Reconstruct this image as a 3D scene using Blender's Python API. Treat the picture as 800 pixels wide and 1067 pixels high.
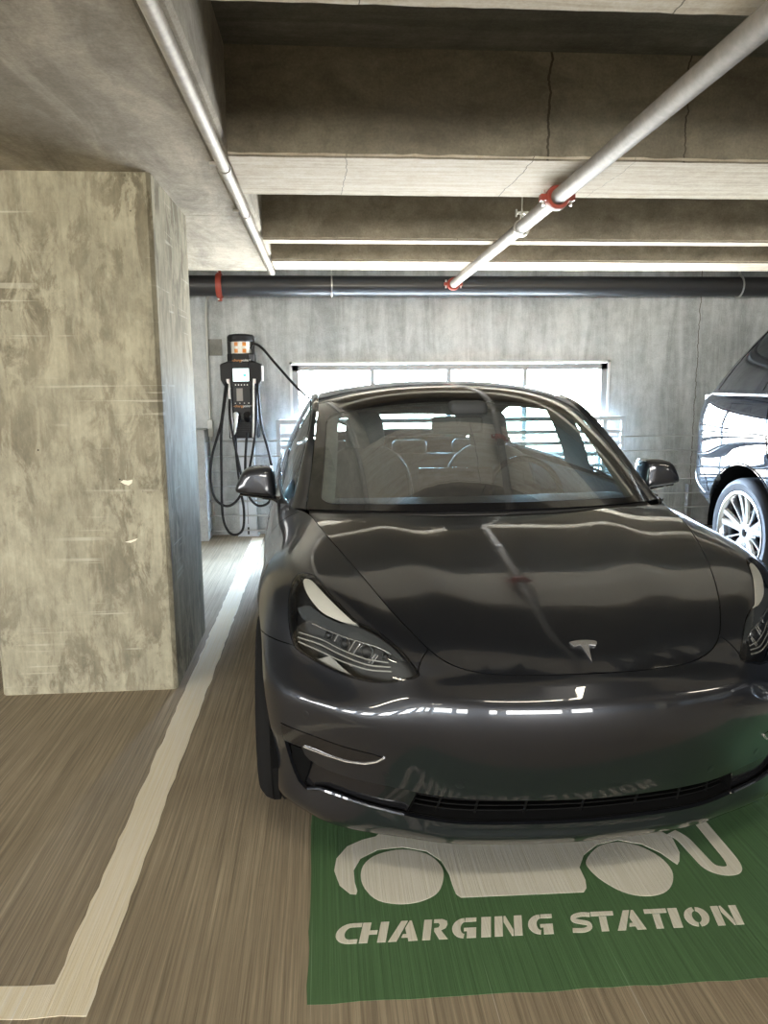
import bpy, bmesh, math, random
import numpy as np
from mathutils import Vector, Matrix, Euler
from mathutils.geometry import delaunay_2d_cdt
random.seed(7)
for o in list(bpy.data.objects): bpy.data.objects.remove(o)
SC = bpy.context.scene
COL = SC.collection
# ------------------------------------------------------------------ camera
F_PX, PITCH, YAW, ROLL, CAM_H = 801.14, 0.165253, 0.07662, 0.007852, 1.42979
cd = bpy.data.cameras.new('camera'); cam = bpy.data.objects.new('camera', cd); COL.objects.link(cam)
cd.sensor_fit = 'AUTO'; cd.sensor_width = 36.0; cd.lens = 36.0 * F_PX / 1067.0; cd.clip_start = .02; cd.clip_end = 300
def cam_axes():
    cp, sp, cy, sy = math.cos(PITCH), math.sin(PITCH), math.cos(YAW), math.sin(YAW)
    f = np.array([sy*cp, cy*cp, -sp]); r = np.array([cy, -sy, 0]); d = np.cross(f, r)
    c, s = math.cos(ROLL), math.sin(ROLL)
    return c*r+s*d, -s*r+c*d, f
_r, _d, _f = cam_axes()
cam.matrix_world = Matrix(((_r[0], -_d[0], -_f[0], 0), (_r[1], -_d[1], -_f[1], 0), (_r[2], -_d[2], -_f[2], CAM_H), (0, 0, 0, 1)))
SC.camera = cam
# ------------------------------------------------------------------ light and exposure
SC.view_settings.view_transform = 'Standard'; SC.view_settings.look = 'None'
SC.view_settings.gamma = 1; SC.view_settings.use_curve_mapping = False
SC.view_settings.exposure = 0.0
SC.cycles.use_denoising = True
SC.cycles.max_bounces = 10; SC.cycles.diffuse_bounces = 5; SC.cycles.glossy_bounces = 5; SC.cycles.transparent_max_bounces = 16
SC.cycles.sample_clamp_indirect = 12
SC.cycles.caustics_reflective = False; SC.cycles.caustics_refractive = False
W = bpy.data.worlds.new('sky'); SC.world = W; W.use_nodes = True
nt = W.node_tree; nt.nodes.clear()
wo = nt.nodes.new('ShaderNodeOutputWorld'); bg = nt.nodes.new('ShaderNodeBackground')
tc = nt.nodes.new('ShaderNodeTexCoord'); sx = nt.nodes.new('ShaderNodeSeparateXYZ'); nt.links.new(tc.outputs['Generated'], sx.inputs[0])
# daylight outside: blue sky over sunlit paving beyond the back wall (+Y), dimmer warm surroundings on the other sides
def wramp(src, a, b, c0, c1):
    m_ = nt.nodes.new('ShaderNodeMapRange'); m_.inputs[1].default_value = a; m_.inputs[2].default_value = b; nt.links.new(src, m_.inputs[0])
    x = nt.nodes.new('ShaderNodeMix'); x.data_type = 'RGBA'; nt.links.new(m_.outputs[0], x.inputs[0])
    for k, c in ((6, c0), (7, c1)):
        if isinstance(c, tuple): x.inputs[k].default_value = (*c, 1)
        else: nt.links.new(c, x.inputs[k])
    return x.outputs[2]
BACK_GROUND, BACK_SKY = (70, 70, 67), (132, 176, 235)
SIDE_GROUND, SIDE_SKY = (29, 27, 23), (31, 30.5, 29.5)
back_ = wramp(sx.outputs['Z'], -.03, .03, BACK_GROUND, BACK_SKY); side_ = wramp(sx.outputs['Z'], -.03, .03, SIDE_GROUND, SIDE_SKY)
nt.links.new(wramp(sx.outputs['Y'], .0, .25, side_, back_), bg.inputs[0]); bg.inputs[1].default_value = 1.0
nt.links.new(bg.outputs[0], wo.inputs[0])
def portal(name, loc, rot, sx_, sy_):
    l = bpy.data.lights.new(name, 'AREA'); l.shape = 'RECTANGLE'; l.size = sx_; l.size_y = sy_; l.cycles.is_portal = True
    o = bpy.data.objects.new(name, l); o.location = loc; o.rotation_euler = rot; COL.objects.link(o); return o
PI = math.pi
portal('portal_back', (1.23, 7.66, 1.0), (-PI/2, 0, 0), 3.0, 1.2)      # faces -Y into the room
portal('portal_left', (-9.1, -4.6, 1.65), (PI/2, 0, -PI/2), 10.8, 1.35)       # faces +X
portal('portal_front', (-2, -10.1, 1.55), (PI/2, 0, 0), 14.2, 1.8)
# ------------------------------------------------------------------ materials
def mat(name, color=(.5,.5,.5), rough=.5, metal=0, coat=0, spec=.5, emit=None, estr=0, alpha=1, trans=0, coat_rough=.03):
    m = bpy.data.materials.new(name); m.use_nodes = True
    b = m.node_tree.nodes['Principled BSDF']
    b.inputs['Base Color'].default_value = (*color, 1); b.inputs['Roughness'].default_value = rough
    b.inputs['Metallic'].default_value = metal; b.inputs['Coat Weight'].default_value = coat
    b.inputs['Coat Roughness'].default_value = coat_rough; b.inputs['Specular IOR Level'].default_value = spec
    b.inputs['Transmission Weight'].default_value = trans
    if emit: b.inputs['Emission Color'].default_value = (*emit, 1); b.inputs['Emission Strength'].default_value = estr
    return m
def N(m, t, **k):
    n = m.node_tree.nodes.new(t)
    for a, v in k.items(): setattr(n, a, v)
    return n
def LK(m, a, b): m.node_tree.links.new(a, b)
def BS(m): return m.node_tree.nodes['Principled BSDF']
def ramp(m, fac, stops):
    r = N(m, 'ShaderNodeValToRGB'); LK(m, fac, r.inputs[0]); e = r.color_ramp.elements
    e[0].position, e[0].color = stops[0][0], (*stops[0][1], 1); e[1].position, e[1].color = stops[1][0], (*stops[1][1], 1)
    for p, c in stops[2:]: x = e.new(p); x.color = (*c, 1)
    return r.outputs[0]
def mix(m, fac, a, b, mode='MIX'):
    n = N(m, 'ShaderNodeMix', data_type='RGBA', blend_type=mode)
    for s, v in ((n.inputs[0], fac), (n.inputs[6], a), (n.inputs[7], b)):
        if hasattr(v, 'links') or hasattr(v, 'is_output'): LK(m, v, s)
        elif isinstance(v, (int, float)): s.default_value = v
        else: s.default_value = (*v, 1)
    return n.outputs[2]
def noise(m, vec, scale, detail=4, rough=.6, dist=0):
    n = N(m, 'ShaderNodeTexNoise'); n.inputs['Scale'].default_value = scale; n.inputs['Detail'].default_value = detail
    n.inputs['Roughness'].default_value = rough; n.inputs['Distortion'].default_value = dist
    LK(m, vec, n.inputs['Vector']); return n.outputs['Fac']
def mapping(m, scale=(1,1,1), rot=(0,0,0), loc=(0,0,0)):
    g = N(m, 'ShaderNodeNewGeometry'); p = N(m, 'ShaderNodeMapping')
    p.inputs['Scale'].default_value = scale; p.inputs['Rotation'].default_value = rot; p.inputs['Location'].default_value = loc
    LK(m, g.outputs['Position'], p.inputs['Vector']); return p.outputs[0]
def bump(m, h, strength=.3, dist=.005, prev=None):
    b = N(m, 'ShaderNodeBump'); b.inputs['Strength'].default_value = strength; b.inputs['Distance'].default_value = dist
    LK(m, h, b.inputs['Height'])
    if prev: LK(m, prev, b.inputs['Normal'])
    LK(m, b.outputs[0], BS(m).inputs['Normal']); return b.outputs[0]
def concrete(name, a, b, c, stretch=(1,1,1), k=1.0, holes=True, streak=None, patch=.0):
    """cast concrete: cloudy tone, fine grain, small air holes, optional streaks"""
    m = mat(name, a, .85, spec=.25)
    v = mapping(m, stretch)
    f = noise(m, v, 1.3*k, 8, .65, .4)
    col = ramp(m, f, [(.30, b), (.62, a), (.75, c)])
    f2 = noise(m, mapping(m), 14*k, 6, .7)
    col = mix(m, .30, col, ramp(m, f2, [(.35, (.30,.30,.30)), (.7, (.75,.75,.75))]), 'OVERLAY')
    f4 = noise(m, mapping(m), 90, 3, .7)
    col = mix(m, .18, col, ramp(m, f4, [(.35, (.2,.2,.2)), (.65, (.8,.8,.8))]), 'OVERLAY')
    if streak:
        for s, amt in streak:
            fs = noise(m, mapping(m, s), 1.0, 6, .7, .6)
            col = mix(m, amt, col, ramp(m, fs, [(.38, (.16,.15,.13)), (.60, (.86,.86,.84))]), 'OVERLAY')
    if holes:
        vo = N(m, 'ShaderNodeTexVoronoi'); vo.inputs['Scale'].default_value = 9; LK(m, mapping(m), vo.inputs['Vector'])
        h = ramp(m, vo.outputs['Distance'], [(.02, (1,1,1)), (.035, (0,0,0))])
        gate = ramp(m, noise(m, mapping(m, loc=(3,1,2)), 5, 2), [(.52, (0,0,0)), (.56, (1,1,1))])
        hh = mix(m, 1.0, h, gate, 'MULTIPLY')
        col = mix(m, hh, col, tuple(x*.25 for x in b))
    LK(m, col, BS(m).inputs['Base Color'])
    bump(m, f2, .25, .004)
    return m
M = {}
# column: olive-beige, vertical smears plus fine horizontal scoring
def column_mat():
    m = mat('column_concrete', (.36,.34,.26), .85, spec=.2)
    base = ramp(m, noise(m, mapping(m), 1.1, 5, .6), [(.3, (.25,.23,.165)), (.7, (.36,.335,.248))])
    blot = ramp(m, noise(m, mapping(m, (8.5, 8.5, 3.6)), 1.0, 9, .72, .5), [(.47, (0,0,0)), (.56, (1,1,1))])
    gate = ramp(m, noise(m, mapping(m, loc=(5,2,8)), 1.4, 3, .5), [(.38, (.22,.22,.22)), (.60, (1,1,1))])
    col = mix(m, mix(m, 1.0, blot, gate, 'MULTIPLY'), base, (.15,.132,.092))
    spots = ramp(m, noise(m, mapping(m, (14, 14, 7)), 1.0, 8, .75), [(.36, (.28,.28,.28)), (.64, (.72,.72,.72))])
    col = mix(m, .45, col, spots, 'OVERLAY')
    fib = ramp(m, noise(m, mapping(m, (60, 60, 3.5)), 1.0, 3, .6), [(.30, (.3,.3,.3)), (.70, (.7,.7,.7))])
    col = mix(m, .22, col, fib, 'OVERLAY')
    # thin horizontal scoring where the ties rubbed, in patches
    ln = ramp(m, noise(m, mapping(m, (1.2, 1.2, 62)), 1.0, 2, .4), [(.655, (0,0,0)), (.68, (1,1,1))])
    g2 = ramp(m, noise(m, mapping(m, (2.5, 2.5, 1.6), loc=(1,1,4)), 1.0, 3, .6), [(.50, (0,0,0)), (.60, (.5,.5,.5))])
    col = mix(m, mix(m, 1.0, ln, g2, 'MULTIPLY'), col, (.50,.475,.38))
    vo = N(m, 'ShaderNodeTexVoronoi'); vo.inputs['Scale'].default_value = 7; LK(m, mapping(m), vo.inputs['Vector'])
    h = ramp(m, vo.outputs['Distance'], [(.022, (1,1,1)), (.034, (0,0,0))]); col = mix(m, h, col, (.06,.055,.045))
    LK(m, col, BS(m).inputs['Base Color']); bump(m, blot, .15, .003); return m
M['column'] = column_mat()
def seams(m, xs, dark=(.05,.045,.035), w=.006):
    """narrow dark pour joints at given world x positions"""
    g = N(m, 'ShaderNodeNewGeometry'); sp = N(m, 'ShaderNodeSeparateXYZ'); LK(m, g.outputs['Position'], sp.inputs[0])
    n_ = noise(m, mapping(m, (1, 3, 9)), 1.0, 4, .7); src = BS(m).inputs['Base Color'].links[0].from_socket; tot = None
    for x0, ww in xs:
        a_ = N(m, 'ShaderNodeMath', operation='MULTIPLY_ADD'); LK(m, n_, a_.inputs[0]); a_.inputs[1].default_value = .06; LK(m, sp.outputs['X'], a_.inputs[2])
        c_ = N(m, 'ShaderNodeMath', operation='COMPARE'); LK(m, a_.outputs[0], c_.inputs[0]); c_.inputs[1].default_value = x0+.03; c_.inputs[2].default_value = ww
        if tot is None: tot = c_.outputs[0]
        else:
            m_ = N(m, 'ShaderNodeMath', operation='MAXIMUM'); LK(m, tot, m_.inputs[0]); LK(m, c_.outputs[0], m_.inputs[1]); tot = m_.outputs[0]
    LK(m, mix(m, tot, src, dark), BS(m).inputs['Base Color'])
M['girder'] = concrete('girder_concrete', (.40,.365,.305), (.30,.27,.222), (.51,.465,.39), (1,1,1), 1.0, streak=[((5,1.2,2), .35)])
M['beam'] = concrete('beam_lit_concrete', (.66,.60,.50), (.57,.515,.425), (.74,.68,.58), (1,1,1), 1.1, streak=[((1.6,26,3), .28)])  # grained soffit concrete, lightened in colour to carry the light from below
M['beam_face_shaded'] = concrete('beam_face_shaded_concrete', (.235,.213,.168), (.17,.152,.123), (.30,.275,.222), (1,1,1), 1.0, streak=[((2,4,5), .25)])  # stained upright faces, darkened further in colour to stand in for shade
M['beam_face_lit'] = concrete('beam_face_lit_concrete', (.36,.32,.26), (.27,.24,.19), (.46,.42,.34), (1,1,1), 1.0, streak=[((3,2,5), .25)])  # lighter face copy for the rear beams, their extra light put into the colour
seams(M['beam'], [(.11, .0015), (.88, .002), (1.31, .001)], (.2,.18,.14)); seams(M['beam_face_shaded'], [(.94, .005), (1.52, .0035), (2.82, .003)], (.085,.075,.058))
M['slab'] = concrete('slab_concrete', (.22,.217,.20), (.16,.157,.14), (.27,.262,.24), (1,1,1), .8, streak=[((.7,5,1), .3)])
M['wall'] = concrete('wall_concrete', (.50,.525,.535), (.43,.455,.465), (.58,.605,.61), (1,1,1), .9, streak=[((6,6,.8), .30)])
seams(M['wall'], [(3.65, .004)], (.16,.15,.13))
M['low_wall'] = concrete('low_wall_concrete', (.42,.44,.44), (.33,.35,.36), (.5,.52,.52), (1,1,1), 1.2)
# brushed floor slab
def floor_mat(name, tint=None, paint=0):
    m = mat(name, (.3,.26,.2), .8, spec=.3)
    big = noise(m, mapping(m), .9, 6, .6, .3)
    if tint is None: col = ramp(m, big, [(.32, (.25,.203,.14)), (.62, (.33,.275,.195)), (.8, (.385,.325,.235))])
    else: col = ramp(m, big, [(.3, tuple(x*.86 for x in tint)), (.7, tint)])
    br = noise(m, mapping(m, (130, 1.6, 1)), 1.0, 4, .7)
    br2 = noise(m, mapping(m, (62, .55, 1), loc=(4,2,0)), 1.0, 3, .6)
    col = mix(m, .5 if tint is None else .36, col, ramp(m, br, [(.30, (.12,.12,.12)), (.70, (.88,.88,.88))]), 'OVERLAY')
    col = mix(m, .30 if tint is None else .12, col, ramp(m, br2, [(.35, (.25,.25,.25)), (.68, (.78,.78,.78))]), 'OVERLAY')
    # pale scratches along the brushing and a few oil spots
    sc = ramp(m, noise(m, mapping(m, (90, .9, 1), loc=(1,7,0)), 1.0, 2, .5), [(.70, (0,0,0)), (.75, (1,1,1))])
    col = mix(m, mix(m, 1.0, sc, (.45,.45,.45), 'MULTIPLY'), col, (.62,.58,.50) if tint is None else tuple(min(1, x*1.5+.12) for x in tint))
    if tint is None:
        sp = ramp(m, noise(m, mapping(m), 2.3, 5, .7, .8), [(.66, (0,0,0)), (.80, (1,1,1))])
        col = mix(m, mix(m, 1.0, sp, (.5,.5,.5), 'MULTIPLY'), col, (.42,.38,.31))
        dk = ramp(m, noise(m, mapping(m, loc=(9,3,0)), 3.7, 4, .6), [(.24, (1,1,1)), (.33, (0,0,0))])
        col = mix(m, mix(m, 1.0, dk, (.5,.5,.5), 'MULTIPLY'), col, (.12,.10,.08))
    LK(m, col, BS(m).inputs['Base Color'])
    bump(m, br, .45, .004)
    BS(m).inputs['Roughness'].default_value = .72 if tint is None else .5
    return m
M['floor'] = floor_mat('brushed_concrete')
M['line'] = floor_mat('line_paint', (.90,.82,.64))
M['green'] = floor_mat('green_paint', (.092,.180,.082))
M['white_paint'] = floor_mat('white_floor_paint', (.80,.78,.68))
def galv(name, c, r=.45, metal=.8):
    m = mat(name, c, r, metal)
    f = noise(m, mapping(m, (1,1,1)), 25, 5, .7)
    LK(m, mix(m, .4, c, ramp(m, f, [(.3, (.25,.25,.25)), (.7, (.8,.8,.8))]), 'OVERLAY'), BS(m).inputs['Base Color']); bump(m, f, .1, .002)
    return m
M['galv'] = galv('galvanised', (.34,.315,.27), .6, .1)
M['old_pipe'] = galv('weathered_pipe', (.20,.182,.158), .6, .15)
M['black_pipe'] = mat('black_pipe', (.022,.022,.024), .42, .0, coat=.15)
M['red'] = mat('red_coupling', (.30,.045,.025), .5)
M['steel'] = mat('bright_steel', (.7,.7,.68), .35, .9)
M['frame'] = mat('window_frame_metal', (.30,.30,.29), .5, .3)
M['white_trim'] = mat('white_trim', (.75,.76,.75), .5)
M['rail'] = mat('railing_paint', (.50,.56,.60), .5)
M['cable_steel'] = mat('barrier_cable_steel', (.58,.60,.60), .4, .5)
M['conduit'] = mat('conduit_grey', (.5,.5,.47), .5, .3)
# ------------------------------------------------------------------ mesh helpers
def link(name, bm, m, parent=None, smooth=False, bevel=0):
    me = bpy.data.meshes.new(name); bm.normal_update(); bm.to_mesh(me); bm.free()
    for x in (m if isinstance(m, (list, tuple)) else [m]): me.materials.append(x)
    o = bpy.data.objects.new(name, me); COL.objects.link(o)
    if parent: o.parent = parent
    if smooth: me.shade_smooth()
    if smooth == 'auto': me.set_sharp_from_angle(angle=math.radians(38))
    if bevel:
        b = o.modifiers.new('bevel', 'BEVEL'); b.width = bevel; b.segments = 2; b.limit_method = 'ANGLE'; b.angle_limit = math.radians(40)
    return o
def empty(name, loc=(0,0,0), rz=0, label=None, cat=None, group=None, kind=None):
    o = bpy.data.objects.new(name, None); o.empty_display_size = .1; COL.objects.link(o); o.location = loc; o.rotation_euler = (0,0,rz)
    return tag(o, label, cat, group, kind)
def tag(o, label=None, cat=None, group=None, kind=None):
    for k, v in (('label', label), ('category', cat), ('group', group), ('kind', kind)):
        if v: o[k] = v
    return o
def struct(o, label=None, cat=None): return tag(o, label, cat, None, 'structure')
def box(bm, x0, x1, y0, y1, z0, z1):
    vs = [bm.verts.new((x, y, z)) for x in (x0, x1) for y in (y0, y1) for z in (z0, z1)]
    for f in ((0,1,3,2), (4,6,7,5), (0,4,5,1), (2,3,7,6), (0,2,6,4), (1,5,7,3)): bm.faces.new([vs[i] for i in f])
    return vs
def boxes(*bs):
    bm = bmesh.new()
    for b in bs: box(bm, *b)
    return bm
def catmull(pts, n=8, closed=False):
    P = [Vector(p) for p in pts]; out = []; L = len(P)
    rng = range(L if closed else L-1)
    for i in rng:
        if closed: a, b, c, d = P[(i-1) % L], P[i], P[(i+1) % L], P[(i+2) % L]
        else: a, b, c, d = P[max(i-1, 0)], P[i], P[i+1], P[min(i+2, L-1)]
        for k in range(n):
            t = k/n; out.append(.5*((2*b)+(c-a)*t+(2*a-5*b+4*c-d)*t*t+(3*b-a-3*c+d)*t**3))
    if not closed: out.append(P[-1])
    return out
def tube(bm, pts, r, seg=12, closed=False, caps=True, squash=None):
    """sweep a circle (radius r, or one radius per point) along a polyline"""
    P = [Vector(p) for p in pts]; L = len(P); rings = []; up = None
    for i, p in enumerate(P):
        a = P[(i-1) % L] if (closed or i > 0) else p; b = P[(i+1) % L] if (closed or i < L-1) else p
        t = (b-a).normalized()
        if up is None: up = Vector((0,0,1)) if abs(t.z) < .9 else Vector((1,0,0))
        n = (up - t*up.dot(t)).normalized(); up = n; bt = t.cross(n)
        rr = r[i] if isinstance(r, (list, tuple)) else r
        sa, sb = squash if squash else (1, 1)
        rings.append([bm.verts.new(p + (n*math.cos(k*2*PI/seg)*sa + bt*math.sin(k*2*PI/seg)*sb)*rr) for k in range(seg)])
    for i in range(L if closed else L-1):
        A, B = rings[i], rings[(i+1) % L]
        for k in range(seg): bm.faces.new((A[k], A[(k+1) % seg], B[(k+1) % seg], B[k]))
    if caps and not closed:
        bm.faces.new(rings[0][::-1]); bm.faces.new(rings[-1])
    return bm
def lathe(bm, prof, axis='z', seg=32, center=(0,0,0), close=False):
    """prof: list of (radius, along)"""
    rings = []
    for r, h in prof:
        ring = []
        for k in range(seg):
            a = 2*PI*k/seg; u, w = r*math.cos(a), r*math.sin(a)
            c = {'z': (u, w, h), 'x': (h, u, w), 'y': (u, h, w)}[axis]
            ring.append(bm.verts.new((c[0]+center[0], c[1]+center[1], c[2]+center[2])))
        rings.append(ring)
    n = len(rings)
    for i in range(n if close else n-1):
        A, B = rings[i], rings[(i+1) % n]
        for k in range(seg): bm.faces.new((A[k], A[(k+1) % seg], B[(k+1) % seg], B[k]))
    if not close:
        bm.faces.new(rings[0][::-1]); bm.faces.new(rings[-1])
    bmesh.ops.recalc_face_normals(bm, faces=bm.faces); return bm
def prism(bm, poly, z0, z1, axis='z'):
    """extrude a 2-D polygon (triangulated) between two levels of an axis"""
    pts = [Vector((p[0], p[1])) for p in poly]
    def co(p, h): return {'z': (p[0], p[1], h), 'y': (p[0], h, p[1]), 'x': (h, p[0], p[1])}[axis]
    r = delaunay_2d_cdt(pts, [], [list(range(len(pts)))], 1, 1e-6)
    for h, flip in ((z0, True), (z1, False)):
        vs = [bm.verts.new(co(v, h)) for v in r[0]]
        for f in r[2]: bm.faces.new([vs[i] for i in (f[::-1] if flip else f)])
    a = [bm.verts.new(co(p, z0)) for p in poly]; b = [bm.verts.new(co(p, z1)) for p in poly]; n = len(poly)
    for i in range(n): bm.faces.new((a[i], a[(i+1) % n], b[(i+1) % n], b[i]))
    bmesh.ops.remove_doubles(bm, verts=bm.verts, dist=1e-6); bmesh.ops.recalc_face_normals(bm, faces=bm.faces)
    return bm
def rbox(bm, x0, x1, y0, y1, z0, z1, r=.02, seg=3):
    b2 = bmesh.new(); box(b2, x0, x1, y0, y1, z0, z1)
    bmesh.ops.recalc_face_normals(b2, faces=b2.faces)
    bmesh.ops.bevel(b2, geom=list(b2.edges)+list(b2.verts), offset=r, segments=seg, profile=.5, affect='EDGES')
    me = bpy.data.meshes.new('t'); b2.to_mesh(me); b2.free(); bm.from_mesh(me); bpy.data.meshes.remove(me); return bm
# ================================================================== THE GARAGE
ZS, ZC = 2.33, 2.74          # beam soffits, slab underside
X0, X1, Y0, Y1 = -9.0, 11.0, -10.0, 7.4
struct(link('floor', boxes((X0-.2, X1+.2, Y0-.2, Y1+.25, -.2, 0)), M['floor']), 'brushed grey-brown concrete garage floor')
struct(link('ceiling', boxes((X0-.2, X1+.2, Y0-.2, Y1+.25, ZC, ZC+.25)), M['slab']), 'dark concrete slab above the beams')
# back wall with the window opening
WX0, WX1, WZ0, WZ1 = -.30, 2.765, .42, 1.625
struct(link('wall_back', boxes((X0, WX0, Y1, Y1+.22, 0, ZC), (WX1, X1, Y1, Y1+.22, 0, ZC), (WX0, WX1, Y1, Y1+.22, 0, WZ0), (WX0, WX1, Y1, Y1+.22, WZ1, ZC)), M['wall']), 'grey cast concrete back wall')
struct(link('wall_right', boxes((X1, X1+.2, Y0, Y1, 0, ZC)), M['wall']))
struct(link('wall_left', boxes((X0-.2, X0, Y0, Y1, 0, 1.0), (X0-.2, X0, .8, Y1, 1.0, 2.3), (X0-.2, X0, Y0, Y1, 2.3, ZC), *[(X0-.2, X0, y, y+.55, 1.0, 2.3) for y in np.arange(-10, .9, 1.55)]), M['wall']))
struct(link('wall_front', boxes((X0, X1, Y0-.2, Y0, 0, .68), (X0, X1, Y0-.2, Y0, 2.45, ZC), (5, X1, Y0-.2, Y0, 0.68, 2.45), *[(x, x+.6, Y0-.2, Y0, 0.68, 2.45) for x in (-9, -5.0, -1, 3)]), M['wall']))
# ---- beams
def beam(y0, y1, x0, x1, label, z0=ZS, fm='beam_face_shaded'):
    bm = bmesh.new()
    # slightly ragged lower front arris, small chamfers
    prof = [(y0, ZC), (y0, z0+.012), (y0+.008, z0+.008), (y0+.008, z0), (y1-.008, z0), (y1, z0+.008), (y1, ZC)]
    n = int((x1-x0)/.05); rows = []
    rnd = random.Random(int(y0*100)+999)
    for i in range(n+1):
        x = x0+(x1-x0)*i/n; j = rnd.uniform(-.0035, .0035)
        rows.append([bm.verts.new((x, y+(j if k in (1, 2, 3) else -j if k in (4, 5) else 0), z+(abs(j)*1.5 if k in (1, 5) else 0))) for k, (y, z) in enumerate(prof)])
    for a, b in zip(rows[:-1], rows[1:]):
        for k in range(6): bm.faces.new((a[k], a[k+1], b[k+1], b[k]))
    bm.faces.new(rows[0][::-1]); bm.faces.new(rows[-1])
    bmesh.ops.recalc_face_normals(bm, faces=bm.faces)
    for f in bm.faces: f.material_index = 1 if abs(f.normal.y) > .8 else 0  # upright faces take the face tone, the soffit its lit tone
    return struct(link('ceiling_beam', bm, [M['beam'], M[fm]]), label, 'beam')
XG = -.36
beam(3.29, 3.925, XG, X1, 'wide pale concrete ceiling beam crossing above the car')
beam(5.09, 5.235, XG, X1, 'thin concrete ceiling beam behind the wide one', fm='beam_face_lit')
beam(5.95, 6.39, XG, X1, 'concrete ceiling beam nearest the back wall', fm='beam_face_lit')
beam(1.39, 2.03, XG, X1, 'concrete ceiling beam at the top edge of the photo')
for y in (-.5, -2.4, -4.3, -6.2, -8.1): beam(y-.64, y, XG, X1, 'concrete ceiling beam behind the camera')
for y in (1.39, -2.4, -6.2): beam(y, y+.6, X0, -2.2, 'concrete ceiling beam on the left side')
# ---- girder on the column line, with a step at its right edge and a joint at 4.41
g = bmesh.new()
prof = [(-2.2, ZC), (-2.2, ZS), (-.432, ZS), (-.428, ZS+.035), (XG-.012, ZS+.035), (XG, ZS+.05), (XG, ZC)]
for ya, yb in ((Y0, 4.405), (4.412, 6.45)):
    a = [g.verts.new((x, ya, z)) for x, z in prof]; b = [g.verts.new((x, yb, z)) for x, z in prof]
    for k in range(len(prof)-1): g.faces.new((a[k], a[k+1], b[k+1], b[k]))
    g.faces.new(a[::-1]); g.faces.new(b)
bmesh.ops.recalc_face_normals(g, faces=g.faces)
for f in g.faces: f.material_index = 0
struct(link('ceiling_girder', g, [M['girder'], M['beam_face_lit']]), 'broad concrete girder resting on the column', 'girder')
# ---- column
def column(x0, x1, y0, y1, label):
    bm = bmesh.new(); c = .018
    poly = [(x0+c, y0), (x1-c, y0), (x1, y0+c), (x1, y1-c), (x1-c, y1), (x0+c, y1), (x0, y1-c), (x0, y0+c)]
    prism(bm, poly, 0, ZS)
    return struct(link('column', bm, M['column']), label, 'column')
col1 = column(-1.53, -.722, 3.548, 4.45, 'square stained concrete column at the left')
for x, z in ((-.898, .995), (-.893, .725)):      # two pale chips in its face
    bm = bmesh.new(); prism(bm, [(x-.028, z+.005), (x-.012, z-.006), (x+.008, z-.012), (x+.022, z-.002), (x+.026, z+.014), (x+.004, z+.010), (x-.014, z+.013)] if z > .9 else [(x-.030, z-.004), (x-.004, z-.008), (x+.02, z+.002), (x+.028, z+.012), (x, z+.004)], 3.5465, 3.549, 'y'); link('pale_chip', bm, mat('chip', (.80,.72,.58), .9), col1)
column(-1.53, -.722, -5.2, -4.4, 'concrete column behind the camera')
column(6.4, 7.2, -5.2, -4.4, 'concrete column far right behind the camera')
# ---- low wall stub by the column, blue-grey
lw = boxes((-2.6, -1.085, 7.10, 7.4, 0, 1.03))
tag(link('low_wall', lw, M['low_wall'], bevel=.01), 'low pale concrete wall stub left of the charging station', 'wall')
# ---- window: frame, mullions
wn = empty('window_1', (0,0,0), 0, 'long low window opening in the back wall', 'window', None, 'structure')
f0, f1 = WX0+.012, WX1-.012
link('window_casing', boxes((WX0-.012, WX0+.012, 7.385, 7.42, WZ0, WZ1+.012), (WX1-.012, WX1+.012, 7.385, 7.42, WZ0, WZ1+.012), (WX0-.012, WX1+.012, 7.385, 7.42, WZ1-.008, WZ1+.012)), M['white_trim'], wn)
link('window_frame', boxes((f0, f0+.058, 7.40, 7.47, WZ0, WZ1-.012), (f1-.058, f1, 7.40, 7.47, WZ0, WZ1-.012), (f0, f1, 7.40, 7.47, WZ1-.07, WZ1-.012), (f0, f1, 7.40, 7.47, WZ0, WZ0+.05)), M['frame'], wn)
for x in (.469, 1.204, 1.945): link('mullion', boxes((x-.022, x+.022, 7.405, 7.46, WZ0+.05, WZ1-.07)), M['frame'], wn)
# ---- steel guard railing in front of the window
rl = empty('guard_railing', (1.23, 7.28, 0), 0, 'pale blue-grey steel guard railing in front of the back window', 'railing')
def rp(name, *b):
    return link(name, boxes(*[(x0-1.23, x1-1.23, y0-7.28, y1-7.28, z0, z1) for x0, x1, y0, y1, z0, z1 in b]), M['rail'], rl)
rp('top_rail', (-.445, 2.905, 7.25, 7.31, 1.065, 1.105))
rp('bottom_rail', (-.445, 2.905, 7.26, 7.30, .06, .095))
for x in (-.445, -.215, 1.2, 2.68, 2.865): rp('post', (x, x+.04, 7.26, 7.30, 0, 1.065))
for k in range(8): rp('bar', (-.405, 2.865, 7.272, 7.288, (.18+k*.11)-.008, .208+k*.11))
# ---- barrier cables along the back wall
for k, z in enumerate((.914, .775, .635, .495, .355, .215, .075)):
    bm = bmesh.new(); tube(bm, [(-1.08, 0, z), (2, 0, z-.004), (5, 0, z-.002), (10.9, 0, z)], .0065, 8)
    o = link('barrier_cable', bm, M['cable_steel'], smooth=True); o.location = (0, 7.215, 0)
    tag(o, 'steel barrier cable along the back wall, ' + ('topmost', 'second from the top', 'third from the top', 'middle one of seven', 'third from the floor', 'second from the floor', 'lowest')[k], 'cable', 'barrier cables along the back wall')
# anchor posts that carry the cables
for x, zt, lb in ((3.575, .43, 'between the railing and the black SUV'),):
    o = link('cable_post', boxes((x-.02, x+.02, 7.235, 7.30, 0, zt)), M['frame']); tag(o, 'short steel post at the back wall '+lb, 'post')
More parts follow.
